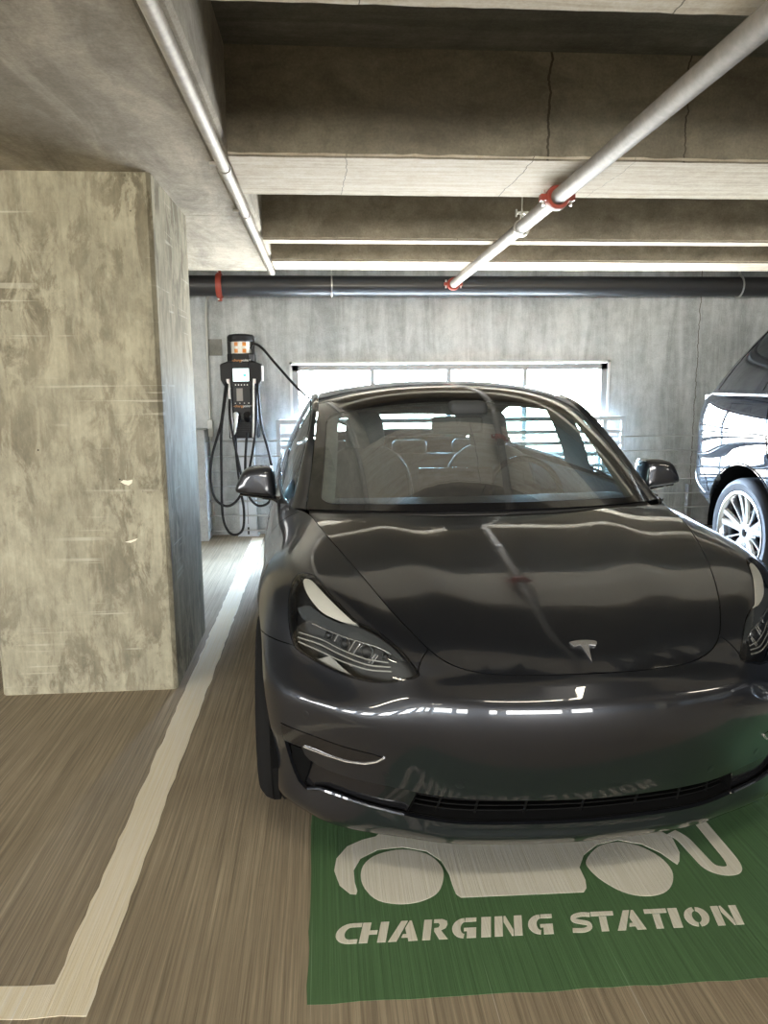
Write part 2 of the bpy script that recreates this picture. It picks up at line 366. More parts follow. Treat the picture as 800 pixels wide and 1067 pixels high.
# ---- pipes
def pipe(name, pts, r, m, label, seg=20): 
    bm = bmesh.new(); tube(bm, pts, r, seg); return tag(link(name, bm, m, smooth='auto'), label, 'pipe')
PZ, PY = 2.305, 7.20
main = empty('drain_pipe', (2, PY, PZ), 0, 'large black pipe running along the top of the back wall', 'pipe')
bm = bmesh.new(); tube(bm, [(-10, 0, 0), (8.9, 0, 0)], .089, 28); link('pipe_run', bm, M['black_pipe'], main, 'auto')
def clamp(parent, x, y, z, r, axis, w, m, name='coupling', bolts=True):
    k_ = 1 if bolts else .22
    bm = bmesh.new(); lathe(bm, [(r+.001, -w/2), (r+.016*k_, -w/2), (r+.02*k_, -w/4), (r+.02*k_, w/4), (r+.016*k_, w/2), (r+.001, w/2)], axis, 28, (x, y, z), True)
    if bolts:
        for s in (-1, 1):
            if axis == 'x': box(bm, x-w*.35, x+w*.35, y-.014, y+.014, z+s*(r+.008), z+s*(r+.045))
            else: box(bm, x+s*(r+.008) if s > 0 else x-(r+.045), x+(r+.045) if s > 0 else x-(r+.008), y-w*.35, y+w*.35, z-.014, z+.014)
    c = link(name, bm, m, parent, 'auto')
    if bolts:
        for s in (-1, 1):
            b = bmesh.new()
            if axis == 'x': tube(b, [(x-w*.2, y-.03, z+s*(r+.03)), (x-w*.2, y+.03, z+s*(r+.03))], .007, 8)
            else: tube(b, [(x+s*(r+.03), y, z-.035), (x+s*(r+.03), y, z+.035)], .007, 8)
            link('bolt', b, M['steel'], c, 'auto')
    return c
clamp(main, -2.905, 0, 0, .089, 'x', .05, M['red'])
# branch pipe with two grooved couplings
br = empty('branch_pipe', (1.1, 4, 2.28), 0, 'weathered sprinkler pipe crossing diagonally under the beams', 'pipe')
def bl(x, y, z): return (x-1.1, y-4, z-2.28)
def bx(y): return 1.035+.0193*y+.001
bm = bmesh.new(); tube(bm, [bl(bx(-9), -9, 2.275), bl(bx(3), 3, 2.278), bl(bx(7.12), 7.12, 2.30)], .036, 24); link('pipe_run', bm, M['old_pipe'], br, 'auto')
c1 = clamp(br, *bl(bx(3.71), 3.71, 2.28), .036, 'y', .055, M['red'])
c2 = clamp(br, *bl(bx(7.0), 7.0, 2.299), .036, 'y', .05, M['red'])
# hanger for the branch pipe
def hanger(x, y, z, r, ztop, label, group, across=True):
    h = empty('pipe_hanger', (x, y, ztop), 0, label, 'hanger', group)
    bm = bmesh.new(); tube(bm, [(0, 0, 0), (0, 0, z+r+.05-ztop)], .0045, 8); link('rod', bm, M['steel'], h, 'auto')
    bm = bmesh.new(); tube(bm, [(0, 0, z+r+.055-ztop)]+[((r+.006)*math.sin(a)*across, (r+.006)*math.sin(a)*(not across), z-ztop+(r+.006)*math.cos(a)) for a in [k*2*PI/24 for k in range(1, 24)]]+[(0, 0, z+r+.055-ztop)], .006, 6, squash=(1, 2.2)); link('loop', bm, M['steel'], h, 'auto')
    return h
h0 = hanger(bx(4.42), 4.42, 2.281, .036, ZC, 'thin rod hanger holding the diagonal pipe', 'pipe hangers')
bm = bmesh.new(); box(bm, -.035, .035, -.01, .01, -.385, -.372); box(bm, -.035, -.027, -.008, .008, -.40, -.36); box(bm, .02, .03, -.008, .008, -.42, -.37); link('bracket', bm, M['steel'], h0)
hanger(.095, PY, PZ, .089, ZC, 'rod hanger on the black pipe, left of the diagonal pipe', 'pipe hangers', False)
hanger(3.915, PY, PZ, .089, ZC, 'rod hanger on the black pipe above the black SUV', 'pipe hangers', False)
# small pipe clipped to the girder edge
gp = empty('sprinkler_pipe', (-.385, 3, 2.305), 0, 'pale galvanised pipe running along the girder edge at upper left', 'pipe')
bm = bmesh.new(); tube(bm, [(0, -12, 0), (0, 3.35, 0)], .0235, 20); link('pipe_run', bm, M['galv'], gp, 'auto')
for y in (.38, 1.24, 3.2, -2.5): clamp(gp, 0, y, 0, .0235, 'y', .035, M['galv'], 'pipe_strap', False)
for y in (.38, 1.24): link('strap_foot', boxes((-.06, -.02, y-.012, y+.012, .010, .023)), M['galv'], gp)
# conduit down the back wall
bm = bmesh.new(); tube(bm, catmull([(-.99, 7.2, 2.22), (-1.03, 7.30, 2.21), (-1.055, 7.37, 2.13), (-1.062, 7.375, 1.9), (-1.065, 7.375, 1.2), (-1.07, 7.375, .6), (-1.075, 7.375, .12)], 6), .0125, 10)
cn = empty('conduit', (0,0,0), 0, 'thin grey conduit running down the wall beside the charging station', 'conduit')
link('conduit_run', bm, M['conduit'], cn, 'auto')
link('conduit_body', boxes((-1.09, -1.04, 7.35, 7.4, .95, 1.11)), M['conduit'], cn, bevel=.006)
tag(link('wall_plate', boxes((-1.06, -.93, 7.385, 7.4, 1.70, 1.85)), concrete('patch', (.25,.245,.225), (.2,.2,.18), (.3,.29,.27), holes=False)), 'square grey plate on the wall left of the charging station', 'plate')
# ceiling lamps behind the camera (real strip fixtures)
M['lamp'] = mat('lamp_diffuser', (.9,.9,.9), .5, emit=(1, .90, .72), estr=46)
M['lamp_body'] = mat('lamp_body', (.6,.6,.6), .5)
spots_ = ('left bay, nearer the column', 'left bay, far behind the camera', 'middle bay, just behind the camera', 'middle bay, far behind the camera', 'right bay, nearer', 'right bay, far behind')
for i, (x, y) in enumerate(((-3.6, .4), (-3.6, -3.4), (.75, .45), (2.2, -3.4), (4.0, .45), (6.3,-3.4))):
    l = empty('ceiling_lamp', (x, y, 2.60), 0, 'strip lamp under the slab, '+spots_[i], 'lamp', 'strip lamps under the slab')
    link('lamp_housing', boxes((-.62, .62, -.08, .08, .03, .14)), M['lamp_body'], l); link('lamp_diffuser', boxes((-.6, .6, -.06, .06, 0, .03)), M['lamp'], l)
# ================================================================== FLOOR MARKINGS
def flat(name, polys, m, parent=None, h=.0012, z=0.0):
    bm = bmesh.new()
    for p in polys:
        b2 = bmesh.new(); prism(b2, p, z, z+h); me = bpy.data.meshes.new('t'); b2.to_mesh(me); b2.free(); bm.from_mesh(me); bpy.data.meshes.remove(me)
    return link(name, bm, m, parent)
def wobble(pts, amp=.004, step=.06, seed=1):
    r = random.Random(seed); out = []
    for a, b in zip(pts, pts[1:]+pts[:1]):
        n = max(1, int(math.dist(a, b)/step))
        for i in range(n):
            t = i/n; j = r.uniform(-amp, amp) if i else 0
            out.append((a[0]+(b[0]-a[0])*t+j, a[1]+(b[1]-a[1])*t+j))
    return out
pl_ = flat('parking_line', [wobble([(-3.2, 1.715), (-3.2, 1.607), (-.768, 1.610), (-.572, 1.602), (-.5885, 7.22), (-.700, 7.22), (-.678, 1.707), (-.808, 1.712)])], M['line'])
tag(pl_, 'cream painted parking bay line, L-shaped, left of the grey car', 'line')
sg = empty('charging_bay_sign', (.5, 1.8, 0), 0, 'green painted floor panel with white car symbol and CHARGING STATION lettering', 'floor sign')
def sh(poly): return [(x-.5, y-1.8) for x, y in poly]
flat('green_panel', [sh(wobble([(-.067, 1.592), (2.1, 1.563), (2.13, 3.3), (-.067, 3.3)], .003))], M['green'], sg, .0008)
body = [(.064,1.974),(.047,1.978),(.018,2.018),(.003,2.089),(.011,2.147),(.045,2.206),(.094,2.238),(.138,2.252),(.22,2.36),(.40,2.47),(.72,2.47),(.88,2.36),(.98,2.25),(1.045,2.22),(1.075,2.161),(1.063,2.083),(1.043,2.042),(1.029,2.026),(1.023,2.038),(1.003,2.088),(.966,2.135),(.9,2.165),(.826,2.146),(.766,2.097),(.733,2.038),(.731,1.979),(.722,1.944),(.708,1.927),(.358,1.935),(.346,1.951),(.342,1.996),(.341,2.041),(.328,2.106),(.29,2.159),(.218,2.187),(.142,2.181),(.084,2.14),(.061,2.084),(.062,2.027),(.068,1.989)]
d1 = [(.081,2.06),(.097,2.117),(.141,2.158),(.216,2.175),(.288,2.145),(.321,2.089),(.323,2.032),(.298,1.966),(.251,1.932),(.19,1.922),(.125,1.943),(.09,1.998)]
d2 = [(.766,2.072),(.826,2.135),(.896,2.153),(.953,2.127),(.993,2.066),(1.0,2.0),(.973,1.94),(.93,1.903),(.874,1.895),(.822,1.917),(.78,1.97),(.76,2.028)]
def smooth2(p, n=4): return [(v.x, v.y) for v in catmull([(a, b, 0) for a, b in p], n, True)]
def stroke2(pts, w, n=6):
    c = catmull([(a, b, 0) for a, b in pts], n); L = []; Rr = []
    for i, p in enumerate(c):
        t = (c[min(i+1, len(c)-1)]-c[max(i-1, 0)]).normalized(); nn = Vector((-t.y, t.x, 0))*(w/2)
        L.append(((p+nn).x, (p+nn).y)); Rr.append(((p-nn).x, (p-nn).y))
    return L+Rr[::-1]
flat('car_symbol', [sh(body), sh(smooth2(d1)), sh(smooth2(d2)), sh(stroke2([(1.085,2.19),(1.105,2.15),(1.112,2.08),(1.120,2.01),(1.15,1.985),(1.185,1.99),(1.200,2.03),(1.203,2.12),(1.205,2.28)], .042))], M['white_paint'], sg, .0008, .0008)
def arc(cx, cy, rx, ry, a0, a1, tx, ty, n=12):
    A = [math.radians(a0+(a1-a0)*i/n) for i in range(n+1)]
    return [(cx+rx*math.cos(a), cy+ry*math.sin(a)) for a in A]+[(cx+(rx-tx)*math.cos(a), cy+(ry-ty)*math.sin(a)) for a in reversed(A)]
def rc2(a, b, c, d): return [(a, b), (c, b), (c, d), (a, d)]
GL = {
'C': [arc(.60,.5,.60,.5,88,272,.36,.20)+[], rc2(.62,0,.95,.20), rc2(.62,.80,1.0,1.0)],
'H': [rc2(0,0,.32,1), rc2(.68,0,1,1), rc2(.32,.40,.62,.60)],
'A': [[(0,0),(.30,0),(.60,1),(.36,1)], [(.66,1),(.74,1),(1.05,0),(.72,0),(.68,.17),(.45,.17),(.49,.34),(.62,.34),(.54,.62)]],
'R': [rc2(0,0,.32,1), [(.40,1),(.74,1),(.93,.90),(.97,.72),(.90,.54),(.72,.44),(1.02,0),(.68,0),(.44,.42),(.44,.56),(.60,.58),(.66,.70),(.60,.82),(.40,.82)]],
'G': [arc(.52,.5,.52,.5,95,265,.34,.20), rc2(.52,.80,.98,1.0), rc2(.60,0,.98,.50), rc2(.48,.34,.60,.50)],
'I': [rc2(0,0,1,1)],
'N': [rc2(0,0,.29,1), rc2(.71,0,1,1), [(.33,1),(.40,1),(.68,.28),(.68,0),(.62,0),(.33,.70)]],
'S': [stroke2([(.95,.86),(.55,.90),(.18,.80),(.16,.62),(.45,.52),(.80,.42),(.84,.22),(.55,.10),(.04,.12)], .22, 4)],
'T': [rc2(0,.78,1,1), rc2(.34,0,.66,.74)],
'O': [arc(.5,.5,.5,.5,97,263,.32,.20), arc(.5,.5,.5,.5,-83,83,.32,.20)],
}
lay = [('C',-.004,.064),('H',.062,.070),('A',.138,.074),('R',.227,.066),('G',.304,.066),('I',.382,.026),('N',.418,.074),('G',.508,.068),
       ('S',.624,.058),('T',.682,.062),('A',.746,.074),('T',.830,.062),('I',.897,.026),('O',.936,.068),('N',1.018,.072)]
def base(x): return 1.7815-.0185*x
for k, (ch, x0, w) in enumerate(lay):
    polys = []
    for g_ in GL[ch]:
        if ch == 'T': hh = .0755
        else: hh = .0755
        polys.append(sh([(x0+w*p[0]+.016*p[1], base(x0+w*p[0])+hh*p[1]) for p in g_]))
    flat('letter', polys, M['white_paint'], sg, .0008, .0008)
# ================================================================== CHARGING STATION
M['ch_black'] = mat('charger_black', (.014,.014,.015), .5, spec=.25)
M['ch_dark'] = mat('charger_panel', (.008,.008,.009), .3, spec=.3)
M['ch_silver'] = mat('charger_silver', (.72,.73,.72), .35, .3)
M['ch_white'] = mat('charger_beacon', (.80,.79,.75), .35)
M['ch_orange'] = mat('charger_orange', (.75,.28,.06), .4)
M['ch_screen'] = mat('charger_screen', (.7,.85,.85), .3, emit=(.75,.95,.95), estr=1.6)
M['ped'] = mat('pedestal_paint', (.55,.60,.66), .5, .1)
M['rubber'] = mat('black_cable_rubber', (.010,.010,.011), .6, spec=.25)
CX, CY = -.738, 7.2
ch = empty('charging_station', (CX, CY, 0), 0, 'black two-cable electric charging station on a pale pedestal against the back wall', 'charger')
def oct_prism(bm, hx, y0, y1, z0, z1, c):
    prism(bm, [(-hx, y0+c), (-hx+c, y0), (hx-c, y0), (hx, y0+c), (hx, y1), (-hx, y1)], z0, z1)
bm = bmesh.new(); box(bm, -.08, .08, .095, .195, 0, .94); box(bm, -.10, .10, .085, .198, 0, .02); link('pedestal', bm, M['ped'], ch, bevel=.004)
link('cable_slot', boxes((-.008, .008, .092, .0955, .02, .09), (-.002, .002, .092, .0955, .12, .92)), M['ch_black'], ch)
bm = bmesh.new(); oct_prism(bm, .135, -.03, .18, .945, 1.60, .035); link('cabinet', bm, M['ch_black'], ch, bevel=.006)
bm = bmesh.new()
prism(bm, [(-.185, 1.615), (-.185, 1.475), (-.155, 1.42), (-.135, 1.40), (.135, 1.40), (.155, 1.42), (.185, 1.475), (.185, 1.615), (.12, 1.64), (-.12, 1.64)], -.07, .15, 'y'); link('shoulder_housing', bm, M['ch_black'], ch, bevel=.012)
bm = bmesh.new(); oct_prism(bm, .122, -.075, .15, 1.585, 1.708, .05); link('collar', bm, M['ch_black'], ch, bevel=.008)
be = bmesh.new(); lathe(be, [(.09, 1.70), (.09, 1.82)], 'z', 32, (0, .03, 0)); bc = link('beacon', be, M['ch_white'], ch, 'auto')
for a in (-24, 24):
    for z0, z1 in ((1.715, 1.75), (1.775, 1.81)):
        b = bmesh.new(); A = [math.radians(a+t) for t in (-11, -5.5, 0, 5.5, 11)]
        lo = [b.verts.new((.0915*math.sin(t), .03-.0915*math.cos(t), z0)) for t in A]; hi = [b.verts.new((.0915*math.sin(t), .03-.0915*math.cos(t), z1)) for t in A]
        for i in range(4): b.faces.new((lo[i], lo[i+1], hi[i+1], hi[i]))
        link('beacon_mark', b, M['ch_orange'], bc)
for s in (-1, 1): link('beacon_pillar', boxes((s*.108-.012, s*.108+.012, -.0, .07, 1.70, 1.83)), M['ch_black'], ch)
bm = bmesh.new(); lathe(bm, [(.112, 1.815), (.122, 1.825), (.122, 1.862), (.108, 1.878), (.05, 1.886), (.001, 1.888)], 'z', 40, (0, .03, 0)); link('beacon_cap', bm, M['ch_black'], ch, 'auto')
link('front_panel', boxes((-.078, .078, -.078, -.068, 1.12, 1.59)), M['ch_dark'], ch)
sc_ = link('screen', boxes((-.070, .072, -.081, -.0775, 1.462, 1.575)), M['ch_screen'], ch)
link('screen_icon', boxes((.02, .05, -.0822, -.0808, 1.505, 1.525), (-.05, 0, -.0822, -.0808, 1.54, 1.548)), mat('screen_teal', (.1,.45,.45), .4, emit=(.1,.6,.6), estr=.6), sc_)
link('card_reader', boxes((-.045, .012, -.084, -.0775, 1.285, 1.40)), mat('reader_grey', (.28,.27,.25), .5), ch, bevel=.003)
for k in range(5): link('indicator', boxes((-.055+k*.026, -.045+k*.026, -.080, -.0775, 1.425, 1.435)), M['ch_white'], ch)
for k in range(4): link('indicator', boxes((-.062+k*.04, -.054+k*.04, -.080, -.0775, 1.262, 1.270)), M['ch_white'], ch)
def text(name, s, size, m, parent, loc, rot=(PI/2, 0, 0), ext=.0008):
    c = bpy.data.curves.new('t', 'FONT'); c.body = s; c.size = size; c.extrude = ext; c.align_x = 'CENTER'; c.align_y = 'CENTER'
    o = bpy.data.objects.new('t', c); COL.objects.link(o); dg = bpy.context.evaluated_depsgraph_get()
    me = bpy.data.meshes.new_from_object(o.evaluated_get(dg)); bpy.data.objects.remove(o)
    me.name = name; me.materials.clear(); me.materials.append(m)
    q = bpy.data.objects.new(name, me); COL.objects.link(q); q.parent = parent; q.location = loc; q.rotation_euler = rot; return q
for z, yy in ((1.648, -.0765), (1.24, -.0785)):
    text('logo', '-charge', .032, M['ch_orange'], ch, (-.028, yy, z)); text('logo', 'point+', .032, M['ch_silver'], ch, (.050, yy, z))
for s in (-1, 1):
    bm = bmesh.new()
    for i in range(2): pass
    tube(bm, catmull([(s*.118, -.06, 1.483), (s*.112, -.066, 1.30), (s*.104, -.066, 1.1), (s*.098, -.060, .955)], 6), .019, 12, squash=(1, .9)); link('holster_rail', bm, M['ch_silver'], ch, 'auto')
link('side_stripe', boxes((.184, .190, -.03, .10, 1.46, 1.60)), M['ch_silver'], ch)
link('lower_grille', boxes(*[(-.07, .07, -.036, -.029, z, z+.006) for z in [.98+.02*i for i in range(8)]]), M['ch_dark'], ch)
for s, z in ((-1, 1.13), (1, 1.13)):
    bm = bmesh.new(); tube(bm, [(s*.045, -.10, z+.035), (s*.045, -.03, z-.01)], [.033, .036], 16)
    link('holster', bm, M['ch_dark'], ch, 'auto')
# parked plug in the left holster
bm = bmesh.new(); tube(bm, catmull([(-.055, -.09, 1.155), (-.052, -.135, 1.165), (-.052, -.15, 1.12), (-.062, -.14, 1.05), (-.075, -.12, .99)], 5), [.024]*5+[.021]*5+[.017]*5+[.014]*6, 12)
plug = link('connector_plug', bm, M['ch_silver'], ch, 'auto')
# hanging charging cables (each its own loop)
def ccable(pts, label, r=.0115):
    bm = bmesh.new(); tube(bm, catmull(pts, 10), r, 10); o = link('charging_cable', bm, M['rubber'], smooth=True); return tag(o, label, 'cable', 'charging cables')
yc = 7.10
ccable([(-.87,7.14,1.46),(-.885,yc,1.36),(-.93,yc,1.09),(-1.02,yc,.80),(-1.045,yc,.60),(-1.02,yc,.42),(-.95,yc,.34),(-.87,yc,.335),(-.79,yc,.41),(-.74,yc,.55),(-.72,yc,.80),(-.70,7.11,1.0)], 'black charging cable hanging in the widest loop left of the pedestal')
ccable([(-.86,7.13,1.44),(-.89,7.07,1.25),(-.925,7.06,1.0),(-.94,7.06,.60),(-.945,7.06,.25),(-.90,7.06,.10),(-.83,7.06,.065),(-.765,7.06,.12),(-.75,7.06,.30),(-.775,7.06,.50),(-.80,7.07,.80),(-.80,7.08,1.02)], 'black charging cable hanging lowest, almost to the floor')
ccable([(-.61,7.13,1.44),(-.612,yc,1.2),(-.625,yc,1.0),(-.66,yc,.80),(-.70,yc,.62),(-.72,yc,.48),(-.69,yc,.39),(-.62,yc,.325),(-.53,yc,.35),(-.49,yc,.45),(-.48,yc,.62),(-.51,yc,.82),(-.565,yc,1.06),(-.585,7.12,1.3),(-.59,7.14,1.45)], 'black charging cable looping right of the pedestal')
ccable([(-.845,7.12,1.30),(-.84,7.04,1.15),(-.81,7.04,.91),(-.765,7.04,.66),(-.74,7.05,.52),(-.72,7.09,.45)], 'short black charging cable crossing in front of the pedestal')
ccable([(-.64,7.10,1.755),(-.60,7.02,1.785),(-.52,6.9,1.74),(-.40,6.85,1.60),(-.18,6.78,1.36),(.15,6.70,1.10),(.7,6.66,.90),(1.2,6.60,.80),(1.50,6.40,.79),(1.55,6.16,.84),(1.49,6.07,.86)], 'black charging cable stretched from the station top to the grey car', .011)
# ================================================================== THE GREY CAR
M['paint'] = mat('midnight_grey_paint', (.022,.0245,.031), .33, .7, coat=1.0, coat_rough=.012); BS(M['paint']).inputs['Coat IOR'].default_value = 1.6
M['paint_edge'] = mat('dark_gap', (.006,.006,.006), .8)
M['under'] = mat('black_underlay', (.004,.004,.004), .9, spec=.05)
M['gloss_black'] = mat('gloss_black_trim', (.008,.008,.009), .12, coat=.5)
M['satin_black'] = mat('satin_black_trim', (.012,.012,.013), .45)
M['under2'] = mat('grille_plastic', (.004,.004,.004), .6, spec=.1)
M['chrome'] = mat('chrome', (.80,.80,.81), .22, .85)
M['satin_chrome'] = mat('satin_reflector', (.80,.76,.68), .35, .25)
M['tyre'] = mat('tyre_rubber', (.011,.0108,.0105), .95, spec=.06)
M['rim'] = mat('wheel_alloy', (.35,.35,.36), .3, .9)
M['led'] = mat('light_strip', (.40,.385,.35), .25, .2)
M['lens_glass'] = None
def glass(name, tint, refl_tint=(1,1,1), rough=0.0, ior=1.5, bias=0.0, haze=0):
    m = bpy.data.materials.new(name); m.use_nodes = True; t = m.node_tree; t.nodes.clear()
    out = t.nodes.new('ShaderNodeOutputMaterial'); mx = t.nodes.new('ShaderNodeMixShader'); tr = t.nodes.new('ShaderNodeBsdfTransparent'); gl = t.nodes.new('ShaderNodeBsdfGlossy'); fr = t.nodes.new('ShaderNodeFresnel'); 
    tr.inputs[0].default_value = (*tint, 1); gl.inputs[0].default_value = (*refl_tint, 1); gl.inputs['Roughness'].default_value = rough; g_ = t.nodes.new('ShaderNodeNewGeometry'); mm = t.nodes.new('ShaderNodeMapRange'); mm.inputs[3].default_value = ior; mm.inputs[4].default_value = 1/ior; t.links.new(g_.outputs['Backfacing'], mm.inputs[0]); t.links.new(mm.outputs[0], fr.inputs[0])   # thin pane: same reflectance from both sides
    ad = t.nodes.new('ShaderNodeMath'); ad.operation = 'ADD'; ad.inputs[1].default_value = bias; t.links.new(fr.outputs[0], ad.inputs[0])
    t.links.new(ad.outputs[0], mx.inputs[0]); t.links.new(tr.outputs[0], mx.inputs[1]); t.links.new(gl.outputs[0], mx.inputs[2]); 
    if haze:
        df = t.nodes.new('ShaderNodeBsdfDiffuse'); df.inputs[0].default_value = (.7, .7, .68, 1); m2 = t.nodes.new('ShaderNodeMixShader'); m2.inputs[0].default_value = haze
        t.links.new(mx.outputs[0], m2.inputs[1]); t.links.new(df.outputs[0], m2.inputs[2]); mx = m2
    t.links.new(mx.outputs[0], out.inputs[0])
    return m
M['windscreen'] = glass('windscreen_glass', (.46,.56,.55), ior=2.15, haze=.05)  # faint even pale diffuse layer mixed over the pane
M['side_glass'] = glass('side_glass', (.45,.52,.52), ior=1.6)
M['lens'] = glass('lamp_lens', (.80,.82,.82), ior=1.45)
M['seat'] = mat('seat_leather', (.065,.070,.072), .5)
M['dash'] = mat('dashboard_black', (.035,.038,.04), .7)
M['liner'] = mat('cabin_liner', (.17,.178,.172), .9)
car = empty('electric_car', (.6990993, 1.78340258, 0), .03354764, 'dark grey electric sedan parked in the centre with a chrome letter badge on its bonnet', 'car')
# ---- car body surface: control points (x half width, y behind nose, z) per station, rows from sill to shoulder
CG=[
[(0,.165,.145),(0,.140,.18),(0,.137,.222),(0,.085,.322),(0,.050,.42),(0,.025,.52),(0,.030,.60),(0,.045,.63),(0,.058,.648),(0,.07,.662),(0,.09,.675)],
[(.2,.178,.145),(.2,.153,.18),(.2,.150,.222),(.2,.10,.322),(.2,.065,.42),(.2,.04,.52),(.2,.045,.60),(.2,.062,.628),(.205,.083,.645),(.21,.10,.656),(.20,.123,.668)],
[(.36,.20,.145),(.36,.176,.18),(.36,.172,.224),(.35,.13,.322),(.36,.10,.42),(.365,.075,.52),(.365,.082,.60),(.365,.10,.628),(.36,.122,.645),(.345,.14,.658),(.30,.152,.670)],
[(.48,.245,.145),(.48,.222,.18),(.485,.216,.232),(.455,.172,.322),(.47,.145,.42),(.475,.12,.52),(.47,.126,.59),(.465,.140,.622),(.455,.155,.645),(.44,.168,.66),(.37,.182,.686)],
[(.60,.29,.145),(.605,.268,.18),(.60,.245,.25),(.578,.232,.325),(.58,.205,.42),(.58,.178,.52),(.575,.192,.575),(.568,.220,.615),(.545,.232,.660),(.495,.215,.70),(.42,.228,.714)],
[(.70,.35,.145),(.71,.335,.18),(.70,.325,.25),(.66,.285,.325),(.67,.27,.42),(.675,.25,.52),(.67,.270,.565),(.66,.312,.612),(.63,.325,.685),(.565,.305,.740),(.465,.305,.749)],
[(.77,.43,.145),(.785,.415,.18),(.775,.40,.245),(.75,.37,.33),(.765,.355,.42),(.765,.34,.52),(.76,.36,.565),(.745,.42,.625),(.715,.44,.715),(.645,.425,.785),(.515,.413,.789)],
[(.84,.56,.145),(.865,.54,.18),(.868,.52,.25),(.872,.50,.33),(.88,.495,.42),(.883,.50,.52),(.88,.53,.59),(.868,.58,.67),(.835,.61,.765),(.75,.61,.836),(.58,.60,.845)],
[(.87,.84,.15),(.895,.84,.19),(.90,.84,.25),(.905,.84,.33),(.91,.84,.42),(.917,.84,.52),(.92,.84,.61),(.915,.84,.70),(.885,.84,.79),(.79,.85,.867),(.65,.84,.893)],
[(.865,1.08,.15),(.89,1.08,.19),(.897,1.08,.25),(.903,1.08,.33),(.91,1.08,.42),(.917,1.08,.52),(.92,1.08,.61),(.915,1.08,.70),(.888,1.08,.79),(.805,1.07,.878),(.695,1.04,.92)],
[(.86,1.30,.15),(.885,1.3,.19),(.895,1.3,.25),(.90,1.3,.33),(.905,1.3,.42),(.912,1.3,.52),(.918,1.3,.61),(.916,1.3,.70),(.893,1.30,.80),(.825,1.29,.885),(.735,1.25,.933)],
[(.86,1.6,.15),(.885,1.6,.19),(.893,1.6,.25),(.90,1.6,.33),(.905,1.6,.42),(.912,1.6,.52),(.921,1.6,.62),(.92,1.6,.72),(.905,1.58,.81),(.87,1.55,.88),(.812,1.49,.93)],
[(.86,2.1,.15),(.885,2.1,.19),(.893,2.1,.25),(.90,2.1,.33),(.905,2.1,.42),(.912,2.1,.52),(.922,2.1,.62),(.924,2.1,.72),(.912,2.1,.82),(.89,2.1,.90),(.855,2.1,.95)],
[(.86,2.8,.15),(.885,2.8,.19),(.893,2.8,.25),(.90,2.8,.33),(.905,2.8,.42),(.912,2.8,.52),(.922,2.8,.62),(.926,2.8,.72),(.915,2.8,.82),(.893,2.8,.91),(.86,2.8,.965)],
[(.86,3.4,.15),(.885,3.4,.19),(.893,3.4,.25),(.90,3.4,.33),(.908,3.4,.42),(.918,3.4,.52),(.928,3.4,.62),(.932,3.4,.72),(.92,3.4,.83),(.895,3.4,.92),(.85,3.4,.975)],
[(.86,3.9,.15),(.885,3.9,.19),(.893,3.9,.25),(.90,3.9,.33),(.908,3.9,.42),(.918,3.9,.52),(.926,3.9,.62),(.928,3.9,.72),(.912,3.9,.83),(.88,3.88,.93),(.80,3.87,.985)],
[(.80,4.33,.16),(.83,4.33,.2),(.85,4.33,.27),(.86,4.33,.34),(.87,4.33,.42),(.875,4.33,.52),(.88,4.32,.62),(.88,4.3,.73),(.865,4.28,.85),(.82,4.26,.94),(.72,4.25,.99)],
[(.60,4.52,.18),(.64,4.55,.22),(.67,4.57,.28),(.68,4.58,.35),(.69,4.59,.43),(.70,4.6,.52),(.70,4.6,.62),(.69,4.6,.74),(.675,4.60,.86),(.65,4.58,.95),(.58,4.50,1.0)],
[(.32,4.57,.18),(.33,4.62,.22),(.34,4.65,.28),(.35,4.66,.35),(.35,4.67,.43),(.35,4.68,.52),(.35,4.67,.62),(.35,4.66,.74),(.35,4.67,.87),(.34,4.66,.97),(.3,4.56,1.01)],
[(0,4.59,.18),(0,4.64,.22),(0,4.67,.28),(0,4.68,.35),(0,4.69,.43),(0,4.69,.52),(0,4.69,.62),(0,4.68,.74),(0,4.69,.87),(0,4.68,.98),(0,4.58,1.015)],
]
CG=np.array(CG,float); NU,NV=CG.shape[:2]
def bsw(t):
    return np.stack([(1-t)**3,3*t**3-6*t**2+4,-3*t**3+3*t**2+3*t+1,t**3],-1)/6
def ext(P):
    m=P*np.array([-1,1,1]); E=np.concatenate([m[2:0:-1],P,m[-2:-4:-1]],0)
    a=2*E[:,:1]-E[:,1:2]; b=2*E[:,-1:]-E[:,-2:-1]
    return np.concatenate([a,E,b],1)
def raw_eval(E,u,v):
    u=np.clip(np.asarray(u,float),0,NU-1); v=np.clip(np.asarray(v,float),0,NV-1)
    iu=np.minimum(u.astype(int),NU-2); iv=np.minimum(v.astype(int),NV-2)
    wu=bsw(u-iu); wv=bsw(v-iv); out=0
    for a in range(4):
        for b in range(4): out=out+(wu[...,a]*wv[...,b])[...,None]*E[iu+a+1,iv+b]
    return out
_P=CG.copy(); _uu,_vv=np.meshgrid(np.arange(NU),np.arange(NV),indexing='ij')
for _ in range(3):
    _P=_P+.8*(CG-raw_eval(ext(_P),_uu,_vv)); _P[0,:,0]=0; _P[-1,:,0]=0
EXT=ext(_P)
def S(u,v): return raw_eval(EXT,u,v)
def Sn(u,v,e=1e-3):
    u=np.asarray(u,float); v=np.asarray(v,float)
    a=S(u+e,v)-S(u-e,v); b=S(u,v+e)-S(u,v-e)
    n=np.cross(a,b); n/= (np.linalg.norm(n,axis=-1,keepdims=True)+1e-12)
    return n   # outward for the +x half
_gu,_gv=np.meshgrid(np.linspace(0,NU-1,(NU-1)*8+1),np.linspace(0,NV-1,(NV-1)*8+1),indexing='ij'); _gp=S(_gu,_gv)
